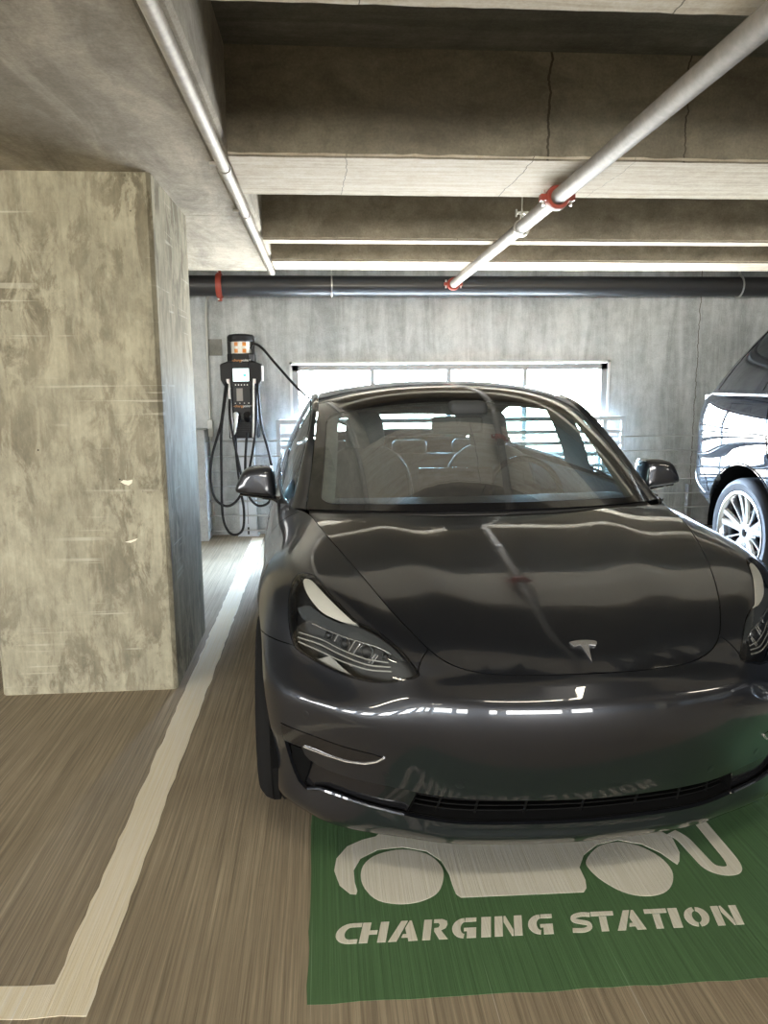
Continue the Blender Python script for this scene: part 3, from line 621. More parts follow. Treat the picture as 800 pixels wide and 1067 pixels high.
def uvof(P):
    P=np.asarray(P,float); d=((_gp-P)**2).sum(-1); k=np.unravel_index(np.argmin(d),d.shape)
    u,v=_gu[k],_gv[k]
    for _ in range(12):
        e=1e-3; p=S(u,v); a=(S(u+e,v)-S(u-e,v))/(2*e); b=(S(u,v+e)-S(u,v-e))/(2*e)
        J=np.stack([a,b],1); dx=np.linalg.lstsq(J,P-p,rcond=None)[0]; dx=np.clip(dx,-.3,.3)
        u=float(np.clip(u+dx[0],0,NU-1)); v=float(np.clip(v+dx[1],0,NV-1))
    return u,v
def uvof_yz(y,z,side=8):   # point on the flank from its side view position
    best=None
    m=(_gu>side-2)&(_gu<side+9); d=np.where(m,((_gp[...,1:]-np.array([y,z]))**2).sum(-1),9); k=np.unravel_index(np.argmin(d),d.shape); u,v=_gu[k],_gv[k]
    for _ in range(12):
        e=1e-3; p=S(u,v); a=(S(u+e,v)-S(u-e,v))/(2*e); b=(S(u,v+e)-S(u,v-e))/(2*e)
        J=np.stack([a[1:],b[1:]],1); dx=np.linalg.lstsq(J,np.array([y,z])-p[1:],rcond=None)[0]; dx=np.clip(dx,-.3,.3)
        u=float(np.clip(u+dx[0],0,NU-1)); v=float(np.clip(v+dx[1],0,NV-1))
    return u,v

def mono(xs, ys):
    xs = np.array(xs, float); ys = np.array(ys, float); h = np.diff(xs); d = np.diff(ys)/h; m_ = np.zeros(len(xs)); m_[0], m_[-1] = d[0], d[-1]
    for i in range(1, len(xs)-1): m_[i] = 0 if d[i-1]*d[i] <= 0 else 3*(h[i-1]+h[i])/((2*h[i]+h[i-1])/d[i-1]+(h[i]+2*h[i-1])/d[i])
    def f(x):
        x = np.clip(np.asarray(x, float), xs[0], xs[-1]); k = np.clip(np.searchsorted(xs, x, 'right')-1, 0, len(xs)-2)
        t = (x-xs[k])/h[k]; return (2*t**3-3*t*t+1)*ys[k]+(t**3-2*t*t+t)*h[k]*m_[k]+(-2*t**3+3*t*t)*ys[k+1]+(t**3-t*t)*h[k]*m_[k+1]
    return f
def natural(xs, ys):
    xs = np.array(xs, float); ys = np.array(ys, float); n = len(xs); A = np.eye(n); B = np.zeros(n)
    for i in range(1, n-1):
        h0, h1 = xs[i]-xs[i-1], xs[i+1]-xs[i]; A[i, i-1], A[i, i], A[i, i+1] = h0, 2*(h0+h1), h1; B[i] = 6*((ys[i+1]-ys[i])/h1-(ys[i]-ys[i-1])/h0)
    Mm = np.linalg.solve(A, B)
    def f(x):
        x = np.asarray(x, float); k = np.clip(np.searchsorted(xs, x, 'right')-1, 0, n-2); h = xs[k+1]-xs[k]; a = (xs[k+1]-x)/h; b = (x-xs[k])/h
        return a*ys[k]+b*ys[k+1]+((a**3-a)*Mm[k]+(b**3-b)*Mm[k+1])*h*h/6
    return f
# ---- polygon tools in parameter space
def densify(poly, step, closed=True):
    out = []; n = len(poly)
    for i in range(n if closed else n-1):
        a, b = np.array(poly[i], float), np.array(poly[(i+1) % n], float); k = max(1, int(np.linalg.norm(b-a)/step))
        for j in range(k): out.append(tuple(a+(b-a)*j/k))
    if not closed: out.append(tuple(poly[-1]))
    return out
def inside(pt, poly):
    x, y = pt; c = False; n = len(poly); j = n-1
    for i in range(n):
        xi, yi = poly[i]; xj, yj = poly[j]
        if (yi > y) != (yj > y) and x < (xj-xi)*(y-yi)/(yj-yi)+xi: c = not c
        j = i
    return c
def edge_dist(P, poly):
    a = np.array(poly); b = np.roll(a, -1, 0); d = b-a; L = (d**2).sum(1)+1e-12
    t = np.clip(((P[:, None]-a[None])*d[None]).sum(-1)/L, 0, 1); q = a[None]+t[..., None]*d[None]
    return np.sqrt(((P[:, None]-q)**2).sum(-1)).min(1)
def fill(outline, holes, du, dv):
    """triangulate a parameter-space region; returns points and triangles"""
    outline = list(outline); allp = [outline]+[list(h) for h in holes]
    a = np.array(outline); lo, hi = a.min(0), a.max(0)
    gu = np.arange(lo[0]+du*.5, hi[0], du); gv = np.arange(lo[1]+dv*.5, hi[1], dv)
    G = np.array([(u+(.5*du if j % 2 else 0), v) for j, v in enumerate(gv) for u in gu])
    sc = np.array([1, du/dv])
    keep = np.array([inside(p, outline) and not any(inside(p, h) for h in holes) for p in G]) if len(G) else np.array([], bool)
    G = G[keep] if len(G) else G
    for pl in allp:
        if len(G): G = G[edge_dist(G*sc, [tuple(np.array(q)*sc) for q in pl]) > du*.42]
    pts = []; edges = []
    for pl in allp:
        k0 = len(pts); pts += pl; n = len(pl); edges += [(k0+i, k0+(i+1) % n) for i in range(n)]
    pts += [tuple(p) for p in G]
    r = delaunay_2d_cdt([Vector((p[0], p[1]*sc[1])) for p in pts], edges, [], 0, 1e-7)
    V = [(v.x, v.y/sc[1]) for v in r[0]]; T = []
    for f in r[2]:
        c = np.mean([V[i] for i in f], 0)
        if inside(c, outline) and not any(inside(c, h) for h in holes): T.append(list(f))
    return V, T
def panel(name, V, T, fpos, fnrm, m, parent, mirror=False, both=False, gap=.0016, flange=.012, offset=0.0):
    """surface panel with the given normals, shrunk by a hair and with its edge turned inwards.
    both: left and right halves in one mesh (welded at x=0); mirror: only the -x side"""
    UV = np.array(V); P = fpos(UV[:, 0], UV[:, 1]); Nn = fnrm(UV[:, 0], UV[:, 1]); P = P+Nn*offset
    cnt = {}
    for t in T:
        for i in range(len(t)):
            e = (t[i], t[(i+1) % len(t)]); cnt[tuple(sorted(e))] = cnt.get(tuple(sorted(e)), 0)+1
    # orientation
    t0 = T[0]; nn = np.cross(P[t0[1]]-P[t0[0]], P[t0[2]]-P[t0[0]])
    s = 0
    for t in T[::max(1, len(T)//50)]: s += np.sign(np.dot(np.cross(P[t[1]]-P[t[0]], P[t[2]]-P[t[0]]), Nn[t[0]]))
    if s < 0: T = [t[::-1] for t in T]
    bnd = {}
    for t in T:
        for i in range(len(t)):
            a, b = t[i], t[(i+1) % len(t)]
            if cnt[tuple(sorted((a, b)))] == 1 and not (both and abs(P[a][0]) < 1e-4 and abs(P[b][0]) < 1e-4): bnd[a] = b
    move = np.zeros_like(P); c_ = np.zeros(len(P))
    for a, b in bnd.items():
        d = P[b]-P[a]; L = np.linalg.norm(d)
        if L < 1e-9: continue
        inn = np.cross(Nn[a], d/L)
        for k in (a, b): move[k] += inn; c_[k] += 1
    k = c_ > 0; mv = move[k]/np.maximum(np.linalg.norm(move[k], axis=1, keepdims=True), 1e-9)
    Q = P.copy(); Q[k] += mv*gap
    if both: Q[np.abs(P[:, 0]) < 1e-4, 0] = 0
    verts, faces, nrm = [], [], []
    for sgn in ((1, -1) if both else (-1,) if mirror else (1,)):
        o = len(verts); S3 = np.array([sgn, 1, 1])
        for p, n_ in zip(Q, Nn): verts.append(p*S3); nrm.append(n_*S3)
        faces += [[o+i for i in (t if sgn > 0 else t[::-1])] for t in T]
        if flange > 0:
            idx = {}
            for v in set(bnd) | set(bnd.values()):
                d = move[v]/max(np.linalg.norm(move[v]), 1e-9); idx[v] = len(verts)
                verts += [Q[v]*S3, (Q[v]-Nn[v]*flange)*S3]; nrm += [-d*S3, -d*S3]
            for a, b in bnd.items():
                f = [idx[a], idx[a]+1, idx[b]+1, idx[b]]; faces.append(f if sgn > 0 else f[::-1])
    me = bpy.data.meshes.new(name); me.from_pydata([tuple(v) for v in verts], [], faces); me.materials.append(m)
    me.shade_smooth(); me.normals_split_custom_set_from_vertices([tuple(n_/max(np.linalg.norm(n_), 1e-9)) for n_ in nrm])
    o = bpy.data.objects.new(name, me); COL.objects.link(o); o.parent = parent; return o
def offs(d):
    return lambda u, v: S(u, v)-Sn(u, v)*d
# ---- bonnet as height field over the plan
_sl = S(np.linspace(0, 10, 201), np.full(201, 10.0)); _sl[:, 0] = np.maximum.accumulate(_sl[:, 0])
_o = np.argsort(_sl[:, 1]); _sy = _sl[_o]; _keep = np.concatenate([[True], np.diff(_sy[:, 1]) > 1e-4]); _sy = _sy[_keep]
def xe(y): return np.interp(y, _sy[:, 1], _sy[:, 0])
def zedge(y): return np.interp(y, _sy[:, 1], _sy[:, 2])
zc = natural([.09, .13, .185, .30, .50, .75, 1.02, 1.25], [.675, .704, .728, .770, .831, .889, .936, .965])
def H(x, y):
    y = np.clip(y, _sy[0, 1]+1e-4, 1.25); e = np.maximum(xe(y), .02); r = np.clip(np.abs(x)/e, 0, 1.02); a, b = zc(y), zedge(y)
    w = np.clip((y-.25)/.35, 0, 1); w = w*w*(3-2*w)
    ridge = .0075*w*np.exp(-((r-.62)/.16)**2)       # soft raised shoulder either side of the bonnet
    return a+(b-a)*r**2+ridge
def Hp(x, y): return np.stack([x, y, H(x, y)], -1)
def Hn(x, y):
    e = 2.5e-2; zx = (H(x+e, y)-H(x-e, y))/(2*e); yy = np.maximum(y, _sy[0, 1]+e); zy = (H(x, yy+e)-H(x, yy-e))/(2*e)
    xx = np.minimum(np.abs(x), np.maximum(xe(y)-e, 0)); zx = np.sign(x)*(H(xx+e, y)-H(xx-e, y))/(2*e)
    n_ = np.stack([-zx, -zy, np.ones_like(zx)], -1); return n_/np.linalg.norm(n_, axis=-1, keepdims=True)
def rear_edge(x): return 1.022+.205*np.abs(np.asarray(x)/.724)**2.2
right = [(float(p[0]), float(p[1])) for p in _sl[::3] if p[1] < 1.205]
right = [(0.0, right[0][1])]+[p for p in right if p[0] > .004]
rear = [(x, float(rear_edge(x))) for x in np.linspace(.705, 0, 30)]
out = right+rear; out = out+[(-x, y) for x, y in out[-2:0:-1]]
V, T = fill(out, [], .024, .024)
hood = panel('bonnet', V, T, Hp, Hn, M['paint'], car)
# ---- outlines in (u, v) of the lower body
LIGHT = [(7.12,8.95),(6.94,9.17),(6.47,9.12),(5.94,9.01),(5.54,8.96),(5.37,9.03),(4.96,9.19),(4.51,9.22),(3.82,9.15),(3.18,8.92),(3.22,8.31),(3.61,7.53),(4.05,7.23),(4.56,7.15),(5.0,7.12),(5.47,7.12),(6.03,7.11),(6.36,7.18),(6.57,7.63),(6.74,8.06),(6.91,8.44),(7.07,8.75)]
def smooth_closed(p, n=5, sharp=()):
    return [(float(v.x), float(v.y)) for v in catmull([(a, b, 0) for a, b in p], n, True)]
Lo = smooth_closed(LIGHT, 4)
iTip = min(range(len(Lo)), key=lambda i: (Lo[i][0]-3.17)**2+(Lo[i][1]-8.8)**2)
iOut = min(range(len(Lo)), key=lambda i: (Lo[i][0]-6.34)**2+(Lo[i][1]-7.17)**2)
upper = [Lo[(i) % len(Lo)] for i in range(0, iTip+1)]; # from top corner along the upper edge to the tip
lower = Lo[iTip:iOut+1]                                  # tip along the bottom to the outer corner
outer = Lo[iOut:]+[Lo[0]]
def arch(cy, cz, r, a0, a1, n, side=8): return [uvof_yz(cy+r*math.cos(math.radians(a0+(a1-a0)*i/n)), cz+r*math.sin(math.radians(a0+(a1-a0)*i/n)), side) for i in range(n+1)]
AR, WY, WZ, RY = .378, .841, .334, 3.716
aS = 122.0                                                # seam angle on the front arch
archF = arch(WY, WZ, AR, 209, 122, 14)                    # front foot up to the seam
archR = arch(WY, WZ, AR, 122, -29, 24)
hoodC = (4.0, 10.0)
TRIM = [(6.54,4.20),(5.94,4.13),(5.4,4.10),(4.94,4.09),(4.4,4.09),(3.99,4.09),(3.72,4.04),(3.9,3.84),(4.22,3.68),(4.8,3.60),(5.45,3.57),(6.05,3.62),(6.52,3.68)]
BAND = [(0,2.99),(.84,3.0),(1.84,3.0),(2.94,3.0),(3.31,3.03),(4.01,3.03),(4.97,3.01),(5.5,2.98),(5.75,3.02),(5.98,3.14),(6.08,3.30),(6.12,3.56),(6.51,3.60),(6.48,3.2),(6.42,2.8),(6.3,2.45),(6.12,2.12),(5.9,1.93),(5.74,1.84),(5.5,2.0),(5.31,2.10),(4.8,2.12),(3.9,2.06),(3.08,2.0),(2,2.0),(1,2.0),(0,2.0)]
bump_out = [(0, v) for v in np.arange(0, 10, .25)][::-1]
bottomF = densify([(0, 0), (archF[0][0], 0)], .1, False)
archF[0] = (archF[0][0], 0.0)
hole_b = densify(BAND, .08)
# bumper outline, band hole opens on the centre line: walk the outline around it
o1 = densify([(0, 0), (archF[0][0], 0)], .1, False)[:-1]+densify(archF, .12, False)+densify([archF[-1], lower[-1]], .12, False)[1:]+densify(lower[::-1], .08, False)[1:]+densify([lower[0], hoodC], .1, False)[1:]+densify([hoodC, (0, 10)], .1, False)[1:]
ob = o1+densify([(0, 10), (0, 2.99)], .12, False)[1:]+densify(BAND, .08, False)[1:]+densify([(0, 2.0), (0, 0)], .12, False)[1:-1]
V, T = fill(ob, [densify(TRIM, .08)], .10, .10)
bumper = panel('front_bumper', V, T, S, Sn, M['paint'], car, both=True)
# ---- fenders
doorU = 10.25; archR2 = [p for p in archR if p[1] > .02]; foot = archR[-1]
of = densify(archR[:-1], .12, False)+densify([archR[-2], (archR[-1][0], 0)], .1, False)[1:]+densify([(archR[-1][0], 0), (doorU, 0)], .12, False)[1:]+densify([(doorU, 0), (doorU, 10)], .12, False)[1:]+densify([(doorU, 10), hoodC], .1, False)[1:]+densify([hoodC, lower[0]], .1, False)[1:]+densify(upper[::-1], .08, False)[1:]+densify(outer[::-1], .08, False)[1:]+densify([lower[-1], archR[0]], .12, False)[1:-1]
V, T = fill(of, [], .10, .10)
for mi in (True, False): panel('front_fender', V, T, S, Sn, M['paint'], car, mirror=mi)
# ---- doors, rear quarters, tail
def rearch(a0, a1, n): return arch(RY, WZ, AR, a0, a1, n, 14)
ra = rearch(209, -29, 40)
for nm, pl in (('front_door', [(doorU, 0), (13.2, 0), (13.2, 10), (doorU, 10)]),):
    V, T = fill(densify(pl, .14), [], .14, .14)
    for mi in (True, False): panel(nm, V, T, S, Sn, M['paint'], car, mirror=mi)
od = densify([(13.2, 0), (ra[0][0], 0)], .12, False)+ra[1:12]+densify([ra[11], (14.35, 7.0)], .12, False)[1:]+densify([(14.35, 7.0), (14.55, 10)], .14, False)[1:]+densify([(14.55, 10), (13.2, 10)], .12, False)[1:]+densify([(13.2, 10), (13.2, 0)], .14, False)[1:-1]
V, T = fill(od, [], .14, .14)
for mi in (True, False): panel('rear_door', V, T, S, Sn, M['paint'], car, mirror=mi)
oq = ra[11:-1]+densify([ra[-2], (ra[-1][0], 0)], .1, False)[1:]+densify([(ra[-1][0], 0), (19, 0)], .14, False)[1:]+densify([(19, 0), (19, 10)], .14, False)[1:]+densify([(19, 10), (14.55, 10)], .14, False)[1:]+densify([(14.55, 10), (14.35, 7.0)], .14, False)[1:]+densify([(14.35, 7.0), ra[11]], .12, False)[1:-1]
V, T = fill(oq, [], .14, .14)
panel('rear_body', V, T, S, Sn, M['paint'], car, both=True)
# ---- black underlay seen through the gaps, and wheel housings
def grid_mesh(name, f, us, vs, m, parent, both=False, mirror=False, smooth=True, skip=None):
    verts, faces = [], []
    for sg_ in ((1, -1) if both else (-1,) if mirror else (1,)):
        o = len(verts); U, Vv = np.meshgrid(us, vs, indexing='ij'); P = f(U, Vv)
        verts += [(float(p[0])*sg_, float(p[1]), float(p[2])) for p in P.reshape(-1, 3)]; nv = len(vs)
        for i in range(len(us)-1):
            for j in range(nv-1):
                if skip and skip(us[i]+(us[i+1]-us[i])/2, vs[j]+(vs[j+1]-vs[j])/2, P[i, j]): continue
                q = [o+i*nv+j, o+(i+1)*nv+j, o+(i+1)*nv+j+1, o+i*nv+j+1]; faces.append(q if sg_ > 0 else q[::-1])
    me = bpy.data.meshes.new(name); me.from_pydata(verts, [], faces); me.materials.append(m)
    if smooth: me.shade_smooth()
    o_ = bpy.data.objects.new(name, me); COL.objects.link(o_); o_.parent = parent; return o_
def in_arch(u, v, p): return any((p[1]-cy)**2+(p[2]-WZ)**2 < (AR+.01)**2 for cy in (WY, RY))
LoA = Lo
def sk(u, v, p): return in_arch(u, v, p) or (v < 10 and inside((u, v), Lo)) or (inside((u, v), BAND))
grid_mesh('body_underlay', offs(.016), np.arange(0, 19.01, .1), np.arange(0, 10.01, .1), M['under'], car, both=True, skip=sk)
hx = np.linspace(-1, 1, 25)
def hu(a, b):  # under the bonnet
    y = .11+b*(.93)+.17*np.abs(a)**2.2*b; x = a*np.minimum(xe(y), .71); return np.stack([x, y, H(x, y)-.02], -1)
grid_mesh('bonnet_underlay', hu, hx, np.linspace(0, 1, 25), M['under'], car)
# ---- lower air intake: recessed black insert, grille mouth with slats
def recess(d0, d1, v0, v1):
    def f(u, t):
        v = v0+(v1-v0)*np.clip(t, 0, 1); return S(u, v)-Sn(u, v)*(d0+(d1-d0)*np.sin(np.clip(t, 0, 1)*PI))[..., None]
    return f
for mi in (True, False): grid_mesh('intake_insert', lambda u, v: S(u, v)-Sn(u, v)*np.where(u < 3.05, .016, .020)[..., None], np.concatenate([np.arange(3.02, 6.6, .1), [6.62]]), np.arange(1.7, 3.8, .1), M['gloss_black'], car, mirror=mi)
mouth = grid_mesh('grille_mouth', recess(.012, .11, 1.95, 3.05), np.arange(0, 3.11, .1), np.linspace(0, 1, 12), M['under'], car, both=True)
for k, v in enumerate((2.25, 2.45, 2.65, 2.85)):
    bm = bmesh.new(); us = list(np.arange(-2.95, 2.96, .2))
    pts = []
    for u in us:
        p = S(abs(u), v)-Sn(abs(u), v)*.035; pts.append((math.copysign(p[0], u), p[1], p[2]))
    tube(bm, pts, .007, 6, squash=(.5, 1.5)); link('grille_slat', bm, M['under2'], mouth, 'auto')
for u in (-2.4, -1.6, -.8, 0, .8, 1.6, 2.4):
    a_ = [S(abs(u), v)-Sn(abs(u), v)*.030 for v in (2.15, 2.5, 2.9)]
    bm = bmesh.new(); tube(bm, [(math.copysign(p[0], u) if u else 0, p[1], p[2]) for p in a_], .004, 6); link('grille_bar', bm, M['under2'], mouth, 'auto')
# mouth end cheeks
for sgn in (1, -1):
    bm = bmesh.new(); vs = []
    for v in np.linspace(2.02, 2.98, 8):
        a_ = S(3.0, v)-Sn(3.0, v)*.004; b_ = S(3.0, v)-Sn(3.0, v)*.10; vs.append((bm.verts.new((a_[0]*sgn, a_[1], a_[2])), bm.verts.new((b_[0]*sgn, b_[1], b_[2]))))
    for (a, b), (c, d) in zip(vs[:-1], vs[1:]): bm.faces.new((a, b, d, c))
    link('mouth_cheek', bm, M['under2'], mouth)
# lip ridge catching light along the top of the lower lip
for sgn in (1, -1):
    bm = bmesh.new(); tube(bm, [(S(u, v)[0]*sgn, S(u, v)[1]+.004, S(u, v)[2]+.001) for u, v in [(5.72,1.88),(5.5,2.0),(5.31,2.08),(4.8,2.10),(4.3,2.08),(3.9,2.05),(3.4,2.01),(3.05,1.99)]], .007, 8)
    link('lip_ridge', bm, M['paint'], car, 'auto')
# air curtain slots: dark pockets at the corners
for mi in (True, False):
    grid_mesh('air_curtain', lambda u, v: S(u, v)-Sn(u, v)*.012, np.arange(6.0, 6.46, .05), np.arange(2.0, 3.5, .1), M['under'], car, mirror=mi)
# fog trim blades
Tn = densify(smooth_closed(TRIM, 3), .08)
V, T = fill(densify(TRIM, .07), [], .08, .06)
for mi in (True, False):
    panel('corner_trim', V, T, S, Sn, M['gloss_black'], car, mirror=mi, gap=.001, flange=.014, offset=.001)
    sgn = -1 if mi else 1
    bm = bmesh.new(); tube(bm, [((S(u, v)[0]+.0)*sgn, S(u, v)[1]-.002, S(u, v)[2]) for u, v in [(3.72,4.04),(3.9,3.86),(4.22,3.71),(4.8,3.62),(5.45,3.59),(6.05,3.64)]], .0035, 6); link('trim_edge', bm, M['chrome'], car, 'auto')
# ---- headlights
V, T = fill(densify(Lo, .07), [], .08, .08)
IN = [(p[0], p[1]) for p in Lo]
for mi in (True, False):
    sgn = -1 if mi else 1
    hl = empty('headlight', (0, 0, 0)); hl.parent = car
    panel('lens', V, T, S, Sn, M['lens'], hl, mirror=mi, gap=.003, flange=.0)
    # dark bowl behind the lens
    def bowl(u, v): return S(u, v)-Sn(u, v)*.038
    panel('housing', V, T, bowl, Sn, M['satin_black'], hl, mirror=mi, gap=-.006, flange=-.034)
    def piece(name, poly, depth, m, thick=.004, par=hl, n=.08):
        V2, T2 = fill(densify(poly, n), [], n, n); return panel(name, V2, T2, offs(depth), Sn, m, par, mirror=mi, gap=0, flange=thick)
    piece('bezel_rim', Lo, .0045, M['gloss_black'], .02) if False else None
    # black rim band following the outline
    cen = np.mean(Lo, 0)
    ring = densify(Lo, .07); inner = [tuple(cen+(np.array(p)-cen)*.955) for p in ring]
    V2, T2 = fill(ring, [inner], .05, .05)
    panel('rim_band', V2, T2, offs(.002), Sn, M['gloss_black'], hl, mirror=mi, gap=0, flange=.02)
    piece('side_reflector', smooth_closed([(7.0,8.93),(6.9,9.06),(6.55,9.03),(6.03,8.93),(5.62,8.88),(5.49,8.90),(5.60,8.72),(5.80,8.58),(6.13,8.48),(6.45,8.58),(6.75,8.74)], 3), .010, M['satin_chrome'], .02)
    piece('upper_shroud', [(5.45,8.84),(5.0,9.05),(4.5,9.12),(3.9,9.03),(4.0,8.86),(4.58,8.72),(4.93,8.50),(5.33,8.29),(5.82,8.12),(6.14,7.99),(6.44,7.95),(6.62,8.12),(6.45,8.42),(6.1,8.40),(5.75,8.50)], .016, M['dash'], .012)
    # daytime strips
    def strip(name, path, d, r, m):
        bm = bmesh.new(); P = [S(u, v)-Sn(u, v)*d for u, v in path]; tube(bm, catmull([(p[0]*sgn, p[1], p[2]) for p in P], 5), r, 8); link(name, bm, m, hl, 'auto')
    strip('light_strip', [(6.38,7.42),(5.88,7.60),(5.31,7.67),(4.51,7.81),(3.95,8.23)], .014, .0021, M['led'])
    strip('light_strip', [(6.34,7.32),(5.84,7.43),(5.19,7.51),(4.42,7.65),(3.85,8.05)], .013, .0021, M['led'])
    strip('light_strip', [(6.40,7.55),(5.88,7.74),(5.31,7.82),(4.6,7.99),(4.1,8.35)], .018, .0017, M['led'])
    strip('shroud_edge', [(6.2,8.0),(5.82,8.10),(5.33,8.27),(4.93,8.48),(4.58,8.70),(4.25,8.80)], .013, .0018, M['chrome'])
    piece("marker_reflector", [(5.85,7.17),(5.55,7.45),(5.35,7.42),(4.75,7.22),(5.3,7.18)], .012, M["led"], .004)
    for u, v, r in ((5.85, 7.95, .011), (5.40, 8.02, .015), (4.80, 8.22, .017), (4.35, 8.5, .010)):
        n_ = Sn(u, v); p = S(u, v)-n_*.033; q_ = Vector((n_[0]*sgn, n_[1]*1.6, n_[2]*.5)).normalized().to_track_quat('Z', 'Y').to_euler(); bm = bmesh.new()
        lathe(bm, [(r*1.12, -.006), (r*1.12, .002), (r, .005), (r*.85, .009), (r*.5, .013), (.001, .014)], 'z', 24); o = link('projector', bm, M['satin_black'], hl, 'auto'); o.location = (p[0]*sgn, p[1], p[2]); o.rotation_euler = q_
        bm = bmesh.new(); lathe(bm, [(r*1.14, .001), (r*1.26, .003), (r*1.12, .007), (r*1.05, .003)], 'z', 24, (0, 0, 0), True); o = link('projector_ring', bm, M['chrome'], hl, 'auto'); o.location = (p[0]*sgn, p[1], p[2]); o.rotation_euler = q_
    for u in (5.62, 5.15, 5.0, 4.5, 4.42):
        a_ = S(u, 7.9)-Sn(u, 7.9)*.022; b_ = S(u+.05, 8.35)-Sn(u, 8.35)*.026; bm = bmesh.new(); tube(bm, [(a_[0]*sgn, a_[1], a_[2]), (b_[0]*sgn, b_[1], b_[2])], .0022, 6); link('chrome_fin', bm, M['chrome'], hl, 'auto')
# ---- badge on the bonnet
def onhood(x, y, h=0.0):
    n_ = Hn(np.array([x]), np.array([y]))[0]; p = Hp(np.array([x]), np.array([y]))[0]; return Vector(p+n_*h)
bd = empty('badge', (0,0,0)); bd.parent = car
def hoodpoly(name, poly, h0, h1):
    r = delaunay_2d_cdt([Vector(p) for p in poly], [], [list(range(len(poly)))], 1, 1e-7); bm = bmesh.new()
    for h, fl in ((h1, False), (h0, True)):
        vs = [bm.verts.new(onhood(v[0], v[1], h)) for v in r[0]]
        for f in r[2]: bm.faces.new([vs[i] for i in (f[::-1] if fl else f)])
    a = [bm.verts.new(onhood(*p, h0)) for p in poly]; b = [bm.verts.new(onhood(*p, h1)) for p in poly]
    for i in range(len(poly)): bm.faces.new((a[i], a[(i+1) % len(poly)], b[(i+1) % len(poly)], b[i]))
    bmesh.ops.remove_doubles(bm, verts=bm.verts, dist=1e-6); bmesh.ops.recalc_face_normals(bm, faces=bm.faces); return link(name, bm, M['chrome'], bd)
by, s_ = .186, 1.0   # y of the bar's rear edge
arcp = lambda y0, w, n, bow: [(w*(2*i/n-1), y0-bow*abs(2*i/n-1)**2) for i in range(n+1)]
hoodpoly('badge_bar', [(x, y) for x, y in arcp(.190, .038, 12, .006)]+[(x, y) for x, y in arcp(.184, .037, 12, .006)][::-1], .001, .004)
hoodpoly('badge_letter', [(-.037, .176), (-.020, .181), (0, .1825), (.020, .181), (.037, .176), (.031, .167), (.014, .1705), (.010, .169), (.0, .116), (-.010, .169), (-.014, .1705), (-.031, .167)], .001, .0055)
# ---- glasshouse
TG = [0, 1, 2, 3, 4, 5, 6, 7, 8, 9]
gcy = natural(TG, [1.06,1.25,1.45,1.66,1.92,2.30,2.80,3.30,3.80,4.25]); gcz = natural(TG, [.952,1.082,1.212,1.325,1.410,1.443,1.438,1.385,1.25,1.075])
gex = natural(TG, [.735,.713,.692,.673,.654,.645,.640,.635,.65,.69]); gey = natural(TG, [1.36,1.52,1.70,1.92,2.14,2.45,2.85,3.30,3.80,4.15]); gez = natural(TG, [.925,1.03,1.14,1.25,1.332,1.374,1.378,1.327,1.19,1.04])
def G(s, t):
    a = np.abs(s); w = a**2.3; return np.stack([s*gex(t), gcy(t)+(gey(t)-gcy(t))*w, gcz(t)+(gez(t)-gcz(t))*w], -1)
def nrm_of(f, e=1e-3, flip=1):
    def g(u, v):
        a = f(u+e, v)-f(u-e, v); b = f(u, v+e)-f(u, v-e); n_ = np.cross(a, b)*flip; return n_/np.maximum(np.linalg.norm(n_, axis=-1, keepdims=True), 1e-12)
    return g
Gn = nrm_of(G)
TW = 4.0
def rr(s0, t0, s1, t1, r, n=6, ry=None):   # rounded rectangle
    ry = ry or r*2.2; P = []
    for cx, cy, a in ((s1-r, t1-ry, 0), (s0+r, t1-ry, 90), (s0+r, t0+ry, 180), (s1-r, t0+ry, 270)):
        for i in range(n+1): b = math.radians(a+90*i/n); P.append((cx+r*math.cos(b), cy+ry*math.sin(b)))
    return P
ws = empty('windscreen', (0,0,0)); ws.parent = car
clear = densify(rr(-.925, .20, .925, 3.22, .09, 6, .28), .12)
# sensor housing bites into the clear area at the top centre
V, T = fill(clear, [], .09, .18); panel('glass', V, T, G, Gn, M['windscreen'], ws, gap=0, flange=0)
bord = densify([(-1, 0), (1, 0), (1, TW), (-1, TW)], .12)
V, T = fill(bord, [clear], .05, .12); panel('black_border', V, T, G, Gn, M['gloss_black'], ws, gap=.003, flange=.01)
V, T = fill(densify([(-1, TW+.03), (1, TW+.03), (1, 7.65), (-1, 7.65)], .14), [], .12, .14); panel('roof', V, T, G, Gn, M['gloss_black'], car, flange=.01)
V, T = fill(densify([(-.96, 7.7), (.96, 7.7), (.96, 8.95), (-.96, 8.95)], .14), [], .12, .14); panel('rear_window', V, T, G, Gn, M['side_glass'], car, flange=.0)
# side rails (A pillar, roof rail, C pillar)
rox = natural(TG, [.803,.776,.739,.702,.688,.683,.680,.675,.70,.76]); roy = natural(TG, [1.39,1.52,1.69,1.90,2.13,2.45,2.85,3.30,3.80,4.15]); roz = natural(TG, [.915,.992,1.115,1.238,1.318,1.352,1.356,1.305,1.155,1.005])
def RL(k, t):
    k = np.asarray(k, float); a = np.stack([gex(t)+.0*k, gey(t)+.0*k, gez(t)+.0*k], -1); b = np.stack([rox(t)+.0*k, roy(t)+.0*k, roz(t)+.0*k], -1)
    q = a+(b-a)*k[..., None]; bulge = (1-(2*k-1)**2)*.011; q[..., 0] += bulge*.75; q[..., 2] += bulge*.75; return q
RLn = nrm_of(RL)
V, T = fill(densify([(0, 0), (1, 0), (1, 9), (0, 9)], .14), [], .2, .14)
for mi in (True, False): panel('roof_pillar', V, T, RL, RLn, M['paint'], car, mirror=mi, gap=.001, flange=.02)
